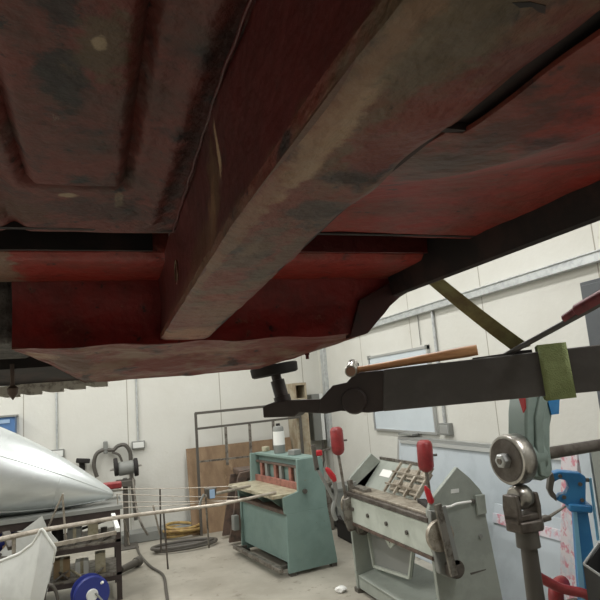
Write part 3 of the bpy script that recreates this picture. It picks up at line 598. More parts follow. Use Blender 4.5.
# loose steel on the clamp bar
MB().bar((xf+.10,3.2,.762), (xf+.16,3.42,.762), .05, .02).build('clamp_shoe', 'rubber', fo)
MB().bar((xf+.06,4.0,.762), (xf+.08,4.25,.762), .06, .02).build('clamp_shoe', 'dullsteel', fo)
for y in (3.35,3.62,3.9,4.15): MB().lathe([(0,.014),(.012,.014)], (xf-.012,y,.61+.02*(y-3.7)), (1,0,0), 10).build('adjuster_bolt', 'hose', fo)
MB().box((xf-.004,4.22,.60), (xf,4.27,.67)).build('maker_plate', 'white', fo)
# lower parts between the ends
def lp(x, y): return hit(x, y, 0, 2.12)
def lx(x, y, X): return hit(x, y, 0, X)
RP = [lx(366,512,1.96), lx(375.5,566,1.96), lx(411,577.5,1.96), lx(416,535,1.96)]
MB().prism(RP, (.012,0,0)).build('rear_panel', 'greyplas', fo)
for a, b in zip(RP, RP[1:]): MB().bar(a-V((.01,0,0)), b-V((.01,0,0)), .02, .018).build('panel_flange', 'palegreen', fo)
VP = [lx(375,518,1.88), lx(390.5,546,1.88), lx(406,527,1.88)]
for a, b in zip(VP, VP[1:]): MB().bar(a, b, .012, .03).build('v_brace', 'palegreen', fo)
MB().prism([V((1.84,YN+.03,.10)), V((1.84,YR_,.10)), V((2.22,YR_,.17)), V((2.22,YN+.03,.17))], (0,0,.02)).build('base_shelf', 'greengrey', fo, bevel=.003)
MB().box((1.84,YN+.03,.03), (1.86,YR_,.11)).build('base_stretcher', 'greengrey', fo, bevel=.003)
for y in (YN, YR_): 
    for x in (1.82, 2.26): MB().box((x,y-.02,0), (x+.06,y+.05,.03)).build('foot', 'hose', fo)
# label and fittings on the near end frame
def np_(x, y, o=0): return hit(x, y, 1, YN-o)
def disc(x, y, r, t, m, name, seg=20): return MB().lathe([(0,r),(t,r)], hit(x, y, 1, YN)-V((0,t,0)), (0,1,0), seg).build(name, m, fo)
MB().prism([np_(451,489.5,.002), np_(459,488.5,.002), np_(459,492.5,.002), np_(451,493.5,.002)], (0,.002,0)).build('label_plate', 'white', fo)
disc(472,501,.012,.02,'hose','pivot_bolt'); disc(481,508,.01,.02,'greyplas','pivot_bolt'); disc(480,536,.012,.012,'greyplas','pivot_bolt')
MB().prism([np_(474,495,.004), np_(483,494,.004), np_(485,513,.004), np_(476,515,.004)], (0,-.02,0)).build('bearing_plate', 'greengrey', fo, bevel=.003)
MB().tube(smooth([np_(443,507,.03), np_(450,506.5,.03), np_(456,504,.03), np_(464,502.5,.03), np_(471,501.5,.02)]), .007, 8).build('curved_link', 'paper', fo)
mb = MB().prism([np_(470,573,.001), np_(486,569,.001), np_(486,570,.001), np_(471,575,.001)], (0,.001,0)); mb.build('scratch', 'hose', fo)
# hinge and lever groups, near and far
def levers(Y, tag_, far=False):
    y0 = Y-.05
    s = 1 if not far else 1
    def q(x, z, o=0): return V((x, y0-o, z))
    MB().prism([q(1.80,.78), q(1.87,.76), q(1.93,.66), q(1.93,.46), q(1.88,.40), q(1.82,.43), q(1.79,.6)], (0,.045,0)).build('hinge_casting', 'greyplas', fo, bevel=.006)
    MB().lathe([(0,.085),(.02,.09),(.03,.085)], q(1.835,.64,.03), (0,1,0), 28).build('hinge_quadrant', 'bed', fo)
    MB().lathe([(0,.05),(.04,.055),(.05,.05)], q(1.90,.455,.05), (0,1,0), 20).build('pivot_drum', 'brownsteel', fo)
    MB().bar(q(1.815,.82,.06), q(1.87,.43,.06), .04, .02, (0,1,0)).build('lever_arm', 'dullsteel', fo)
    MB().bar(q(1.86,.80,.04), q(1.91,.48,.04), .028, .02, (0,1,0)).build('lever_arm', 'greyplas', fo)
for Y, f_ in ((YN, False), (YR_+.06, True)): levers(Y, '', f_)
def weight(top, bot, rodend, r):
    d = (bot-top); L_ = d.length
    MB().lathe([(0,r*.55),(L_*.05,r*.85),(L_*.14,r),(L_*.82,r),(L_*.93,r*.8),(L_,r*.4)], top, d, 24).build('counterweight', 'red', fo)
    MB().tube([bot, rodend], .011, 10).build('weight_rod', 'dullsteel', fo)
    m_ = top.lerp(bot, .5); MB().tube([m_+V((r*.8,-.01,0)), m_+V((r*1.5,-.015,0))], .007, 8).build('set_screw', 'hose', fo)
weight(np_(424,440,.1), np_(426.5,472,.1), np_(431,505,.08), .045)
Yf = YR_
def fp(x, y, o=.05): return hit(x, y, 1, Yf-o)
weight(fp(336,427), fp(338.5,455), fp(346,500), .05)
# red cam levers
MB().tube([np_(425,486,.12), np_(427,490,.12), np_(431,501,.12), np_(432,503,.12)], 0, 12, rads=[.006,.016,.02,.012]).build('cam_handle', 'redhot', fo)
MB().tube([fp(326,468,.1), fp(328,470,.1), fp(333,477,.1), fp(335,481,.1)], 0, 12, rads=[.01,.02,.024,.016]).build('cam_handle', 'redhot', fo)
MB().tube(smooth([fp(334,480), fp(336,495), fp(333,510), fp(336,520)]), .018, 8).build('link_rod', 'greyplas', fo)
MB().box(fp(317,456)+V((-.01,-.02,-.0)), fp(319,450)+V((.02,.02,.0))).build('stop_block', 'redhot', fo, bevel=.008)
MB().bar(fp(313,445), fp(317,470), .03, .02, (0,1,0)).build('stop_arm', 'hose', fo)
MB().bar(fp(317,452), fp(330,449), .012, .012).build('stop_rod', 'hose', fo); MB().bar(fp(317,468), fp(345,520), .02, .02).build('stop_strut', 'greyplas', fo)
MB().prism([fp(344,500,.08), fp(352,496,.08), fp(356,530,.08), fp(350,532,.08), fp(345,520,.08)], (0,.04,0)).build('end_bracket', 'dullsteel', fo, bevel=.004)
# clutter between the two machines, by the corner
cz = [((2.35,5.5,0),(2.63,5.9,.20),'rubber','black crate on the floor between the green and grey machines','crate'),
      ((2.32,5.05,0),(2.62,5.40,.16),'hose','low dark crate on the floor in front of the black crate','crate'),
      ((2.50,6.2,0),(2.80,6.6,.42),'greyplas','grey carton behind the black crate by the right wall','carton'),
      ((2.25,6.2,0),(2.45,6.5,.50),'dullsteel','upright steel tin behind the green machine, beside the grey carton','tin')]
for a, b, m_, l_, c_ in cz:
    t = thing(c_, ((a[0]+b[0])/2,(a[1]+b[1])/2,0), l_, c_)
    MB().box(a, b).build('body', m_, t, bevel=.012); MB().box(V(a)+V((-.008,-.008,b[2]-.03)), V(b)+V((.008,.008,.005))).build('rim', m_, t, bevel=.006)
pw = MB(); c = hit(341,592,2,0)
vs = []; random.seed(3)
bm = bmesh.new(); bmesh.ops.create_icosphere(bm, subdivisions=2, radius=1)
for v_ in bm.verts: n_ = 1+.45*noise.noise(v_.co*2.3); vs.append(c+V((v_.co.x*.045*n_, v_.co.y*.04*n_, .022+v_.co.z*.025*n_)))
pw.add(vs, [tuple(v_.index for v_ in f_.verts) for f_ in bm.faces]); bm.free()
tag(pw.build('crumpled_paper', 'paper', smooth=False), 'crumpled white paper scrap on the floor beside the grey machine foot', 'paper')
# ------------------------------------------------------------------ english wheel at the right
ew0 = at(523,456,1.98); ea = V((math.sin(math.radians(84)), math.cos(math.radians(84)), 0)); en = V((-ea.y, ea.x, 0))
wc = at(507.5,460,1.93)
ew = thing('wheeling_machine', (wc.x+.9, wc.y+.3, 0), 'English wheel with green cast frame and large steel upper roller, right foreground', 'machine')
WR = .083
MB().lathe([(-.004,WR*.60),(-.004,WR*.62),(0,WR*.66),(-.006,WR*.86),(-.004,WR*.95),(.004,WR),(.046,WR),(.052,WR*.95),(.052,.03)], wc, ea, 56).build('upper_wheel', 'steel', ew)
hubp = []
MB().lathe([(.004,WR*.84),(.0042,WR*.6),(.002,WR*.45),(.002,.001)], wc-ea*.004, -ea, 40) 
MB().lathe([(-.0075,WR*.84),(-.008,WR*.5)], wc, ea, 40).build('wheel_web', 'brownsteel', ew)
MB().lathe([(-.036,.020),(-.032,.024),(-.006,.026)], wc, ea, 6).build('hub_nut', 'alum', ew, bevel=.002)
MB().lathe([(-.039,.009),(-.036,.011)], wc, ea, 16).build('hub_bolt', 'dullsteel', ew)
def fp2(s, z): return V((wc.x, wc.y, z))+ea*s
poly = [(.062,1.165),(.10,1.15),(.135,1.155),(.155,1.18),(.158,1.25),(.172,1.32),(.20,1.38),(.26,1.425),(.40,1.44),(.7,1.43),(.82,1.40),(.86,1.2),(.86,.6),(.83,.50),(.7,.45),(.2,.44),(-.04,.44),(-.06,.42),(-.06,.34),(.0,.32),(.6,.28),(.80,0),(1.04,0),(1.04,1.45),(.98,1.56),(.85,1.585),(.5,1.585),(.25,1.57),(.15,1.53),(.095,1.46),(.07,1.38),(.055,1.30),(.055,1.24)]
T = .085
w = MB().prism([fp2(s, z)-en*T/2 for s, z in poly], en*T); w.build('frame', 'castgreen', ew, bevel=.008)
MB().prism([fp2(s, z)-en*T*.62 for s, z in ((.085,1.17),(.11,1.16),(.12,1.25),(.13,1.34),(.17,1.41),(.3,1.47),(.8,1.5),(.8,1.52),(.3,1.5),(.14,1.44),(.1,1.36),(.085,1.27))], en*T*1.24).build('rib', 'castgreen', ew, bevel=.004)
MB().lathe([(.052,.04),(.06,.056),(.13,.054),(.14,.045)], wc-V((0,0,.0)), ea, 32).build('wheel_housing', 'castgreen', ew)
r0 = wc+ea*.15+V((0,0,.0)); MB().tube([r0, r0+ea*.73], .021, 16).build('axle_bar', 'brownsteel', ew)
b = hitp(553,404, fp2(0,1.4)-en*T/2, en); MB().prism([b+ea*s+V((0,0,z))-en*.006 for s, z in ((-.03,.02),(.03,.02),(.015,-.035),(-.02,-.035))], en*.005).build('blue_sticker', 'blue', ew)
b = hitp(525,402, fp2(.07,1.4), ea); MB().prism([b-ea*.012+en*s+V((0,0,z)) for s, z in ((-.014,.03),(.018,.03),(.004,-.035),(-.008,-.02))], ea*.005).build('red_marker', 'redhot', ew)
# lower anvil wheel, yoke and post
lc = V((wc.x, wc.y, 0))+ea*.03; lc.z = at(521,495,1.95).z; 
lc = at(520.5,497,1.9)
MB().lathe([(-.03,.030),(-.022,.037),(0,.040),(.022,.037),(.03,.030)], lc, ea, 36).build('anvil_wheel', 'steel', ew)
yk = MB()
for s in (-.052, .034):
    q0 = lc+ea*s; yk.prism([q0+en*a+V((0,0,z)) for a, z in ((-.028,.012),(.028,.012),(.034,-.03),(.03,-.08),(-.03,-.08),(-.034,-.03))], ea*.018)
yk.prism([lc-ea*.052+en*a+V((0,0,z)) for a, z in ((-.03,-.05),(.03,-.05),(.03,-.07),(-.03,-.07))], ea*.104)
yk.build('yoke', 'brownsteel', ew, bevel=.004)
lcz = V((lc.x+.006, lc.y, lc.z-.085))
MB().prism([lcz+ea*a+en*b_+V((0,0,-.02)) for a, b_ in ((-.055,-.035),(.03,-.045),(.06,-.02),(.06,.03),(-.055,.035))], (0,0,.035)).build('yoke_base', 'brownsteel', ew, bevel=.006)
MB().bar(lcz+ea*.03, lcz+ea*.105+V((0,0,.004)), .028, .016).build('release_arm', 'brownsteel', ew, bevel=.004)
MB().tube([lcz+ea*.10+V((0,0,.003)), lcz+ea*.19+V((0,0,.026))], 0, 8, rads=[.006,.0035]).build('release_lever', 'dullsteel', ew)
MB().lathe([(.0,.038),(.055,.036)], lcz+V((0,0,-.07)), (0,0,1), 24).build('post_collar', 'hose', ew)
MB().lathe([(0,.030),(.3,.026)], lcz+V((0,0,-.36)), (0,0,1), 24).build('post', 'hose', ew)
MB().lathe([(0,.052),(.045,.052),(.055,.044)], lcz+V((0,0,-.345)), (0,0,1), 28).build('screw_collar', 'hose', ew)
MB().lathe([(0,.05),(lcz.z-.345-.42,.045)], V((lcz.x,lcz.y,.42)), (0,0,1), 28).build('lower_column', 'castgreen', ew)
# ------------------------------------------------------------------ blue shrinker tool on a stand
bl = thing('shrinking_machine', (1.9,2.03,0), 'bright blue metal shrinking machine with open jaw on a tapered blue stand', 'machine')
BN = V((-.55,-.83,0)).normalized(); BP = at(570,500,2.4)
def bq(x, y, o=0): return hitp(x, y, BP-BN*o, BN)
MB().prism([bq(x, y) for x, y in ((552,473),(560,471),(580,473),(586,477),(586,500),(586,506),(568,506),(556,500),(560,495),(566,494),(569,488),(567,481),(560,479),(553,483))], -BN*.06).build('head_casting', 'blue', bl, bevel=.006)
MB().prism([bq(x, y, -.004) for x, y in ((549,476),(553,472.5),(555,480),(554,484),(553,491),(556,495),(557,502),(551,497),(547.5,490))], -BN*.05).build('jaw', 'hose', bl, bevel=.004)
for x, y in ((560,476),(580,484),(564,497),(582,500)): MB().lathe([(0,.008),(.01,.008)], bq(x, y)+BN*.008, -BN, 12).build('bolt', 'hose', bl)
MB().tube([bq(584,480,.03), bq(589,480,.03)], .008, 8).build('link_pin', 'hose', bl)
zb = bq(575,600); 
sp0 = [bq(572,504,.01), bq(588,503,.01)]; k = 2.45
bt0 = bq(578,595,.01); bt1 = bq(603,590,.01)
def ext(a, b): 
    t = (0-a.z)/(b.z-a.z); return a+(b-a)*t
l_, r_ = ext(bq(573,505,.01), bq(579,592,.01)), ext(bq(587,505,.01), bq(601,590,.01))
MB().prism([bq(573,505,.01), bq(587,505,.01), r_, l_], -BN*.05).build('stand', 'blue', bl, bevel=.006)
MB().prism([bq(572.5,505,.006), bq(576,505,.006), l_+(r_-l_)*.3+BN*.004, l_+BN*.004], BN*.004).build('stand_edge', 'palecyan', bl)
MB().bar(bq(567,505.5,.03), bq(590,507,.03), .10, .03).build('clamp_plate', 'blue', bl, bevel=.006)
MB().tube([bq(590,478,.05), bq(593,500,.06), bq(598,540,.08)], .006, 8).build('pull_rod', 'palecyan', bl)
# printed film and other boards standing behind the blue tool
def slab(name, x0, y0, x1, y1, X, m, label, cat, t=.02):
    a, b = hit(x0, y0, 0, X), hit(x1, y1, 0, X); z = (a.z+b.z)/2
    return tag(MB().box((X,min(a.y,b.y),0), (X+t,max(a.y,b.y),z)).build(name, m, bevel=.002), label, cat)
pA = [hit(561,449,0,2.46), hit(577,451,0,2.46), hit(579,592,0,2.46), hit(560,592,0,2.46)]
pA[0].z = pA[1].z
pA[2] = pA[1]+(pA[2]-pA[1])*(pA[1].z/(pA[1].z-pA[2].z)); pA[3] = pA[0]+(pA[3]-pA[0])*(pA[0].z/(pA[0].z-pA[3].z))
tag(MB().prism(pA, (.02,0,0)).build('printed_board', 'tapered', bevel=.002), 'tall narrow white board with red print behind the blue shrinking machine', 'board')
slab('narrow_board', 577,447, 588,447, 2.42, 'sheet', 'narrow pale blue board between the red printed board and the grey locker', 'board', .03)
lk = thing('locker', (2.65,1.9,0), 'dark grey steel locker against the right wall at the photo edge', 'locker')
yL = hit(578,283,0,2.45)
MB().box((2.46,1.3,0), (XR-.07,yL.y,yL.z)).build('body', 'darkgrey', lk, bevel=.003)
MB().box((2.448,1.32,.05), (2.46,yL.y-.015,yL.z-.02)).build('door', 'darkgrey', lk, bevel=.002)
MB().box((2.43,1.36,1.0), (2.448,1.39,1.15)).build('handle', 'alum', lk)
g_ = hit(590,448,0,2.40); MB_ = MB().box((2.40,1.9,0), (2.44,g_.y,g_.z)); tag(MB_.build('steel_sheet', 'greylock', bevel=.003), 'grey steel sheet standing in front of the dark locker', 'sheet')
# black tray box bottom right
bb = thing('tool_bin', (1.55,1.35,0), 'black open-topped bin at the lower right corner, pale rim', 'bin')
e0, e1, e2 = at(583,565,1.75), at(603,577,1.62), at(600,555.5,1.95)
e1.z = e2.z = e0.z; e3 = e1+(e2-e0)
dn = V((0,0,-e0.z))
ctr = (e0+e3)/2
def inn(p, k=.9): return ctr+(p-ctr)*k
Q = [e0, e1+(e1-e0)*2, e3+(e1-e0)*2, e2]; ctr = sum(Q, V())/4
mb = MB()
for i in range(4):
    a, b = Q[i], Q[(i+1) % 4]; mb.prism([a, b, inn(b), inn(a)], dn)
mb.prism([p+V((0,0,-.25)) for p in Q], (0,0,-.02)); mb.build('body', 'blackbin', bb)
mb = MB()
for i in range(4):
    a, b = Q[i], Q[(i+1) % 4]; mb.prism([a, b, inn(b, .95), inn(a, .95)], (0,0,.006))
mb.build('rim', 'alum', bb)
# red tubular frame low right
rf = thing('red_trolley', (1.75,1.95,0), 'red tubular trolley handle curving behind the English wheel post', 'trolley')
rp_ = [at(x, y, 2.3) for x, y in ((534,573),(541,578),(550,583),(560,588),(572,591),(585,594),(600,603),(620,615))]
MB().tube(smooth(rp_), .019, 12).build('handle_tube', 'red', rf)
t0 = at(556,592,2.36); MB().tube(smooth([t0+V((.06,.02,.02)), t0, V((t0.x,t0.y,.45)), V((t0.x+.05,t0.y,.04))]), .03, 12).build('upright_tube', 'red', rf)
t1 = at(590,596,2.36); MB().tube([t1, V((t1.x,t1.y,.04))], .02, 12).build('upright_tube', 'red', rf)
MB().box(V((t0.x-.02,t0.y-.05,.0)), V((t1.x+.1,t1.y+.15,.05))).build('base', 'red', rf, bevel=.01)
MB().box(at(562,598,2.38)+V((-.02,-.02,-.2)), at(584,600,2.38)+V((0,.05,.0))).build('pad', 'rust', rf, bevel=.01)
# ------------------------------------------------------------------ aluminium cone on the rack
cn_ = thing('aluminium_nose_cone', (-.8,5.1,.74), 'large polished aluminium cone lying on its side on the metal rack', 'cone')
tip = at(113.5,495,4.85); ctl = at(0,474,4.70)
axd = (ctl-tip); L0_ = axd.length; axd.normalize()
r_at0 = 38.5*4.70/FPX
prof = [(0,.004),(.004,.014),(.015,.026)]
for t in fr(.04, 2.6, 44):
    s = t/L0_; r = .024 + r_at0*(1-(1-min(s,2.2)/2.2)**2.3)/(1-(1-1/2.2)**2.3)*1.0
    prof.append((t, r))
mb = MB().lathe(prof, tip, axd, 64); mb.build('skin', 'cone', cn_)
for t in (.42, .9, 1.3):
    s = t/L0_; r = .024 + r_at0*(1-(1-min(s,2.2)/2.2)**2.3)/(1-(1-1/2.2)**2.3)+.0015
    MB().lathe([(0,r),(.012,r+.002)], tip+axd*t, axd, 64).build('seam', 'cone', cn_)
def cr_(t): return .024 + r_at0*(1-(1-min(t/L0_,2.2)/2.2)**2.3)/(1-(1-1/2.2)**2.3)
xx, yy_ = ortho(axd)
for ang in (.55, 2.2, 3.7, 5.2):
    MB().tube([tip+axd*t+(xx*math.cos(ang)+yy_*math.sin(ang))*(cr_(t)+.001) for t in fr(.05, 2.5, 30)], .004, 6).build('lengthwise_seam', 'cone', cn_)
rk = thing('steel_rack', (-.8,5.4,0), 'black steel workshop rack under the cone, filled with offcuts', 'rack')
zt = tip.z-.045
RY0, RY1 = 5.15, 5.65; RXR = .18
zt = hit(113,505,1,5.13).z-.03
for x in (RXR-.04, -1.1, -2.2):
    for y in (RY0, RY1): MB().box((x,y,0), (x+.04,y+.04,zt-.02)).build('post', 'black', rk)
MB().box((-2.2,RY0-.02,zt-.01), (RXR+.02,RY1+.06,zt+.02)).build('worktop', 'greyplas', rk)
MB().box((-2.2,RY0-.01,zt-.07), (RXR,RY0+.02,zt-.01)).build('front_rail', 'black', rk)
for z in (.19, .44): 
    MB().box((-2.2,RY0,z), (RXR,RY1+.04,z+.02)).build('shelf', 'dullsteel', rk); MB().box((-2.2,RY0-.01,z-.035), (RXR,RY0+.015,z)).build('shelf_lip', 'black', rk)
MB().bar((-2.2,RY1+.02,.05), (RXR,RY1+.02,.55), .02, .02).build('back_brace', 'black', rk)
random.seed(11)
items = [(-.62,.46,.14,.1,.13,'card','brown carton at left on the middle rack shelf'),(-.44,.46,.1,.12,.10,'white','white block in the middle of the rack shelf'),(-.30,.46,.09,.1,.17,'rubber','black tin on the middle rack shelf'),
 (-.17,.46,.11,.12,.11,'greyplas','grey gearbox casting on the middle rack shelf'),(-.03,.46,.08,.1,.15,'tan','tan box right of the grey casting on the rack'),(.055,.46,.05,.1,.08,'hose','small dark pot at right end of the middle rack shelf'),
 (-.66,.21,.14,.1,.12,'rubber','black motor at left on the bottom rack shelf'),(-.46,.21,.16,.12,.10,'dullsteel','steel casting on the bottom rack shelf'),(-.27,.21,.12,.1,.14,'card','brown carton on the bottom rack shelf'),
 (-.12,.21,.1,.12,.10,'white','white carton on the bottom rack shelf'),(.02,.21,.08,.1,.15,'tan','tan carton at right end of the bottom rack shelf')]
for x, z, w_, d_, h_, m_, l_ in items:
    y = RY0+.06+random.random()*.06; cat = 'carton' if 'carton' in l_ or 'box' in l_ else ('casting' if 'casting' in l_ else 'can' if 'tin' in l_ or 'pot' in l_ else 'block')
    if cat == 'can': tag(MB().lathe([(0,w_*.5),(h_*.9,w_*.5),(h_*.92,w_*.54),(h_,w_*.54)], (x,y+d_/2,z), (0,0,1), 18).build('tin', m_), l_, 'tin')
    elif cat == 'carton':
        t = thing('carton', (x,y+d_/2,z), l_, 'carton'); MB().box((x-w_/2,y,z), (x+w_/2,y+d_,z+h_)).build('body', m_, t, bevel=.004); MB().box((x-.012,y-.001,z+.01), (x+.012,y+d_,z+h_+.001)).build('tape', 'tan', t)
    else:
        t = thing('metal_casting' if cat == 'casting' else 'machine_block', (x,y+d_/2,z), l_, cat); MB().box((x-w_/2,y,z), (x+w_/2,y+d_,z+h_*.6)).build('body', m_, t, bevel=.01)
        MB().lathe([(0,w_*.3),(h_*.4,w_*.25)], (x,y+d_/2,z+h_*.6), (0,0,1), 16).build('boss', m_, t)
for k in range(8):
    x = -.7+k*.105; y = RY0+.02; 
    tag(MB().tube([(x,y,.46+.012), (x+.09+.05*math.sin(k*2.1),y+.26,.46+.012)], .011, 8).build('pipe_offcut', 'dullsteel' if k % 2 else 'hose'), 'short pipe offcut lying across the middle rack shelf', 'pipe', 'pipe offcuts on the middle rack shelf')
for k in range(8):
    x = -.72+k*.10; y = RY0+.01; 
    tag(MB().tube([(x,y,.21+.01), (x+.12*math.cos(k*1.7),y+.10,.26)], .009, 8).build('steel_rod', 'dullsteel' if k % 3 else 'tan'), 'short steel rod leaning on the bottom rack shelf', 'rod', 'rods on the bottom rack shelf')
# black clamp on the wall side of the cone
qc = hit(82,462,1,7.2); bk_ = thing('wall_bracket', qc, 'black bracket with short handle on the back wall above the cone tip', 'bracket')
MB().bar(hit(76,460.5,1,7.22), hit(90,461,1,7.22), .06, .05).build('handle', 'rubber', bk_, bevel=.01); MB().box(hit(82,468,1,7.25)+V((-.03,0,-.04)), hit(82,462,1,7.25)+V((.03,.05,0))).build('plate', 'rubber', bk_)
# ------------------------------------------------------------------ long tube frame carrying thin wires
tf = thing('wire_buck_frame', (.5,4.9,0), 'long pale tube frame with thin rods and wires, one end on the green machine table', 'frame')
def tp(x, y, z=.66): return hit(x, y, 2, z)
T1 = [tp(-30,546), tp(38,531), tp(120,517), tp(220,504.5), hit(276,492.5,2,.68)]
for a, b in zip(T1, T1[1:]): pass
MB().tube(T1, 0, 10, rads=[.019,.018,.016,.013,.012]).build('long_tube', 'tube', tf)
T2 = [tp(38,548,.60), tp(116,532.5,.60)]; MB().bar(T2[0], T2[1], .03, .025).build('short_tube', 'tube', tf)
MB().tube([hit(205,496,2,.70), hit(250,486,2,.70)], .013, 10).build('upper_tube', 'tube', tf)
MB().bar(tp(113,515), tp(118,530,.60), .03, .03).build('end_clamp', 'white', tf)
def vrod(x0, y0, x1, y1, d, m_='tube', r=.005): 
    a = at(x0, y0, d); b = at(x1, y1, d); b.x, b.y = b.x, b.y
    MB().tube([a, b], r, 6).build('upright_rod', m_, tf)
vrod(62.5,494,66,545,4.5,'tube',.009); vrod(62,496,47,530,4.5,'tube',.008)
vrod(117,494,121,550,4.75); vrod(160,489,161,552,5.0,'brownsteel',.008); vrod(163.5,511,168,569,4.8,'brownsteel',.008); vrod(205,488,209,548,5.05,'dullsteel',.008)
for (xa, ya, xb, yb) in ((117,489,237,486),(117,494,240,497),(118,502,236,500),(118,508,238,500)):
    MB().tube([at(xa,ya,4.75), at((xa+xb)/2,(ya+yb)/2+1.0,5.0), at(xb,yb,5.1)], .0035, 6).build('wire', 'tube', tf)
MB().tube(smooth([at(133,478,5.2), at(136,505,5.1), at(141,523,5.0), at(148,535,5.0)]), .010, 8).build('bent_rod', 'dullsteel', tf)
MB().tube([at(153,505,5.0), at(160,535,5.0)], .008, 8).build('brace_rod', 'tube', tf)
MB().tube([at(129,536,4.9), at(124,520,4.9), at(129,545,4.9)], .008, 8).build('brace_rod', 'tube', tf)
for x in (-.3, 1.15):
    pass
cl = at(211,493,4.98)
MB().lathe([(-.045,.035),(-.04,.05),(.0,.045),(.045,.03)], cl, (0,0,-1), 16).build('clamp_cup', 'hose', tf)
MB().box(cl+V((-.02,-.06,-.035)), cl+V((.022,-.04,.035))).build('clamp_tag', 'bluepale', tf)
MB().tube(smooth([cl+V((-.06,0,.0)), cl+V((-.09,0,-.05)), cl+V((-.11,0,-.12))]), .01, 8).build('clamp_arm', 'greyplas', tf)
a = tp(14,536,.66); MB().tube([a, V((a.x,a.y-.05,0))], .014, 10).build('support_leg', 'tube', tf)
a = tp(3,535); MB().bar(tp(6,533), tp(12,548,.58), .05, .03).build('joint', 'hose', tf)
# white fibreglass panel in front of the rack
wp_ = thing('fibreglass_panel', (-.6,3.6,0), 'grey-white curved fibreglass shell standing on the floor at the lower left corner', 'panel')
def cp(x, y, d): return at(x, y, d)
def pnl(u, t):
    top = [(-60,582),(0,561),(20,553),(33,543),(42,529),(55,548),(53,562)]
    i = min(int(u*6), 5); f_ = u*6-i; x = top[i][0]+(top[i+1][0]-top[i][0])*f_; y = top[i][1]+(top[i+1][1]-top[i][1])*f_
    a = at(x, y, 3.9-.15*u+.25*(u-.5)**2); 
    b = V((a.x-.10*u-.10, a.y+.05, 0)); p = a.lerp(b, t); p += V((.02,-.10,0))*math.sin(t*math.pi); return p
mb = MB(); mb.grid(pnl, fr(0, 1, 31), fr(0, 1, 14), (0,.015,0)); mb.build('shell', 'fabric', wp_)
def pn2(u, t):
    top = [(-40,556),(0,552),(18,534),(42,516),(48,530),(58,541)]
    i = min(int(u*5), 4); f_ = u*5-i; x = top[i][0]+(top[i+1][0]-top[i][0])*f_; y = top[i][1]+(top[i+1][1]-top[i][1])*f_
    a = at(x, y, 4.42); b = V((a.x-.12, a.y, 0)); return a.lerp(b, t)
mb = MB(); mb.grid(pn2, fr(0, 1, 26), fr(0, 1, 6), (0,.012,0)); mb.build('rear_shell', 'fabric', wp_)
MB().tube(smooth([pnl(u, 0)+V((0,-.003,0)) for u in fr(0, 1, 13)], 3), .009, 8).build('rolled_edge', 'white', wp_)
a = hit(14,524,1,5.3); bt_ = thing('blue_drum', (a.x,5.0,0), 'blue cloth bundle on the rack shelf behind the fibreglass shell', 'bundle')
bm = bmesh.new(); bmesh.ops.create_icosphere(bm, subdivisions=3, radius=1); mb = MB()
mb.add([V((a.x-.12+v_.co.x*.15*(1+.2*noise.noise(v_.co*2)), 5.36+v_.co.y*.14, .55+v_.co.z*.09*(1+.3*noise.noise(v_.co*3)))) for v_ in bm.verts], [tuple(v_.index for v_ in f_.verts) for f_ in bm.faces]); bm.free()
bpy.data.objects.remove(bt_); b_ = mb.build('cloth_bundle', 'reelblue'); tag(b_, 'dark blue cloth bundle on the rack behind the fibreglass shell', 'cloth')

# cable reel
rc = hit(91,603,2,0); ry = 4.62
rc = at(90,586,4.4); rr = 17.5*4.4/FPX; rc.z = rr+.002
rl_ = thing('cable_reel', (rc.x, rc.y, 0), 'royal blue round cable reel standing on the floor beneath the rack', 'reel')
ra = V((.25,-.97,0)).normalized()
MB().lathe([(-.06,rr*.9),(-.05,rr),(-.035,rr),(-.03,rr*.8),(.03,rr*.8),(.035,rr),(.05,rr),(.06,rr*.93)], rc, ra, 40).build('drum', 'reelblue', rl_)
MB().lathe([(.06,rr*.34),(.075,rr*.3)], rc, ra, 24).build('hub', 'white', rl_)
MB().tube([rc+ra*.07+V((rr*.15,0,rr*.1)), rc+ra*.085+V((rr*.5,0,-rr*.35))], .008, 8).build('crank', 'greyplas', rl_)
MB().tube([rc+ra*.062+V((rr*.5,0,rr*.55)), rc+ra*.075+V((rr*.55,0,rr*.62))], .01, 10).build('knob', 'white', rl_)
# curved black hoop beside the reel and black broom head on floor
hp = at(50,590,4.1); pts = [at(x, y, 4.15) for x, y in ((42,606),(45,592),(49,585),(54,588),(58,600),(60,612))]
# (a bent dark hose that rises from the floor)
for p in (pts[0], pts[-1]): p.z = .012
tag(MB().tube(smooth(pts), .012, 10).build('bent_hose', 'hose'), 'dark hose arching from the floor between fibreglass shell and blue reel', 'hose')
p0 = hit(121,570,2,.05); p1 = hit(139,561,2,.05)
br = thing('floor_nozzle', (p0.x,p0.y,.0), 'dark cylindrical nozzle lying on the floor right of the rack leg', 'nozzle')
MB().tube([p0, p0.lerp(p1, .8), p0.lerp(p1, .82), p1], 0, 16, rads=[.03,.035,.045,.047]).build('barrel', 'hose', br); MB().tube([p0, p0+V((-.12,-.06,-.02))], .015, 10).build('tail', 'hose', br)
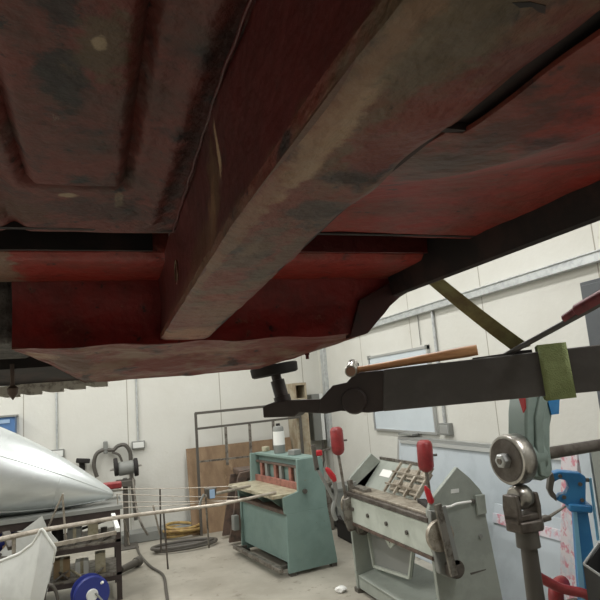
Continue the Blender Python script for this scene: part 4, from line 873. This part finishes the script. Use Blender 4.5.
# ------------------------------------------------------------------ ceiling lights
def lamp(x, y, w_=.30, l_=1.5, e=60, rot=0):
    t = thing('ceiling_light', (x,y,ZC-.1), 'long fluorescent ceiling light', 'ceiling light', 'fluorescent ceiling lights')
    MB().box((x-w_/2,y-l_/2,ZC-.06), (x+w_/2,y+l_/2,ZC)).build('housing', 'white', t)
    ld = bpy.data.lights.new('tube_light', 'AREA'); ld.shape = 'RECTANGLE'; ld.size = w_; ld.size_y = l_; ld.energy = e; ld.color = (1, .99, .965)
    lo = bpy.data.objects.new('tube_light', ld); COL.objects.link(lo); lo.location = (x, y, ZC-.075)
for x, y, e in ((-3,2.4,34),(-3,5.2,34),(-.9,4.0,32),(-.9,6.0,26),(1.3,3.0,30),(1.3,5.6,28),(2.1,.4,30),(-3,-1.5,22),(2.1,-2.4,22)): lamp(x, y, e=e*1.42)
# pieces that belong to a part rather than to the whole thing
SUB = {'wheeling_machine': {'wheel_web':'upper_wheel','hub_nut':'upper_wheel','hub_bolt':'upper_wheel','release_lever':'release_arm','blue_sticker':'frame','red_marker':'frame','rib':'frame','screw_collar':'post'},
 'hammer': {'striking_face':'head'}, 'wall_socket': {'face_plate':'socket_box'}, 'plastic_jug': {'label':'body','cap':'body'}, 'tool_bin': {'rim':'body'},
 'cable_reel': {'hub':'drum','crank':'drum','knob':'drum'}, 'locker': {'handle':'door'}, 'wall_cabinet': {'light_strip':'body','lid':'body'},
 'lift_arm': {'lifting_pad':'pad_screw','pivot_boss':'inner_beam'}, 'guillotine_shear': {'table_bracket':'table','treadle_arm':'treadle_bar','pivot_nut':'upper_side_plate','hold_down_finger':'hold_down_bar'},
 'folding_machine': {'apron_lip':'apron','adjuster_bolt':'apron','maker_plate':'apron','notice':'back_cover','cover_rail':'back_cover','panel_flange':'rear_panel'},
 'shrinking_machine': {'jaw':'head_casting','bolt':'head_casting','link_pin':'head_casting','stand_edge':'stand'}, 'polishing_machine': {'spindle':'motor','wheel':'motor'},
 'car': {'weld_seam':'rail_side_wall','oval_hole_rim':'rail_side_wall','gouge_mark':'rail_underside','drain_plug':'floor_pan','bolt_head':'floor_pan','sill_end_cap':'sill','stud':'valance','bracket_tab':'valance'},
 'leaning_whiteboard': {'edge_strip':'sheet'}, 'wrapped_panel': {'printed_tape':'sheet'}, 'wire_buck_frame': {'clamp_tag':'clamp_cup','end_clamp':'short_tube'}, 'fibreglass_panel': {'rolled_edge':'shell'},
 'whiteboard': {'pen_tray':'writing_surface'}, 'aluminium_nose_cone': {'seam':'skin','lengthwise_seam':'skin'}, 'pry_bar': {'grip':'shaft'}, 'plywood_sheet': {'edge_batten':'face'}}
base = lambda n: n.split('.')[0]
for t in [o for o in COL.objects if o.parent is None and base(o.name) in SUB]:
    kids = [o for o in COL.objects if o.parent == t]; mp_ = SUB[base(t.name)]
    for k_ in kids:
        if base(k_.name) in mp_:
            c_ = [q for q in kids if base(q.name) == mp_[base(k_.name)]]
            if c_: k_.parent = c_[0]
w_ = bpy.data.worlds.new('world'); S.world = w_; w_.use_nodes = True; w_.node_tree.nodes['Background'].inputs[0].default_value = (.6,.6,.6,1); w_.node_tree.nodes['Background'].inputs[1].default_value = .02
S.view_settings.view_transform = 'Standard'; S.view_settings.look = 'None'; S.view_settings.exposure = 0; S.view_settings.gamma = 1; S.view_settings.use_curve_mapping = False
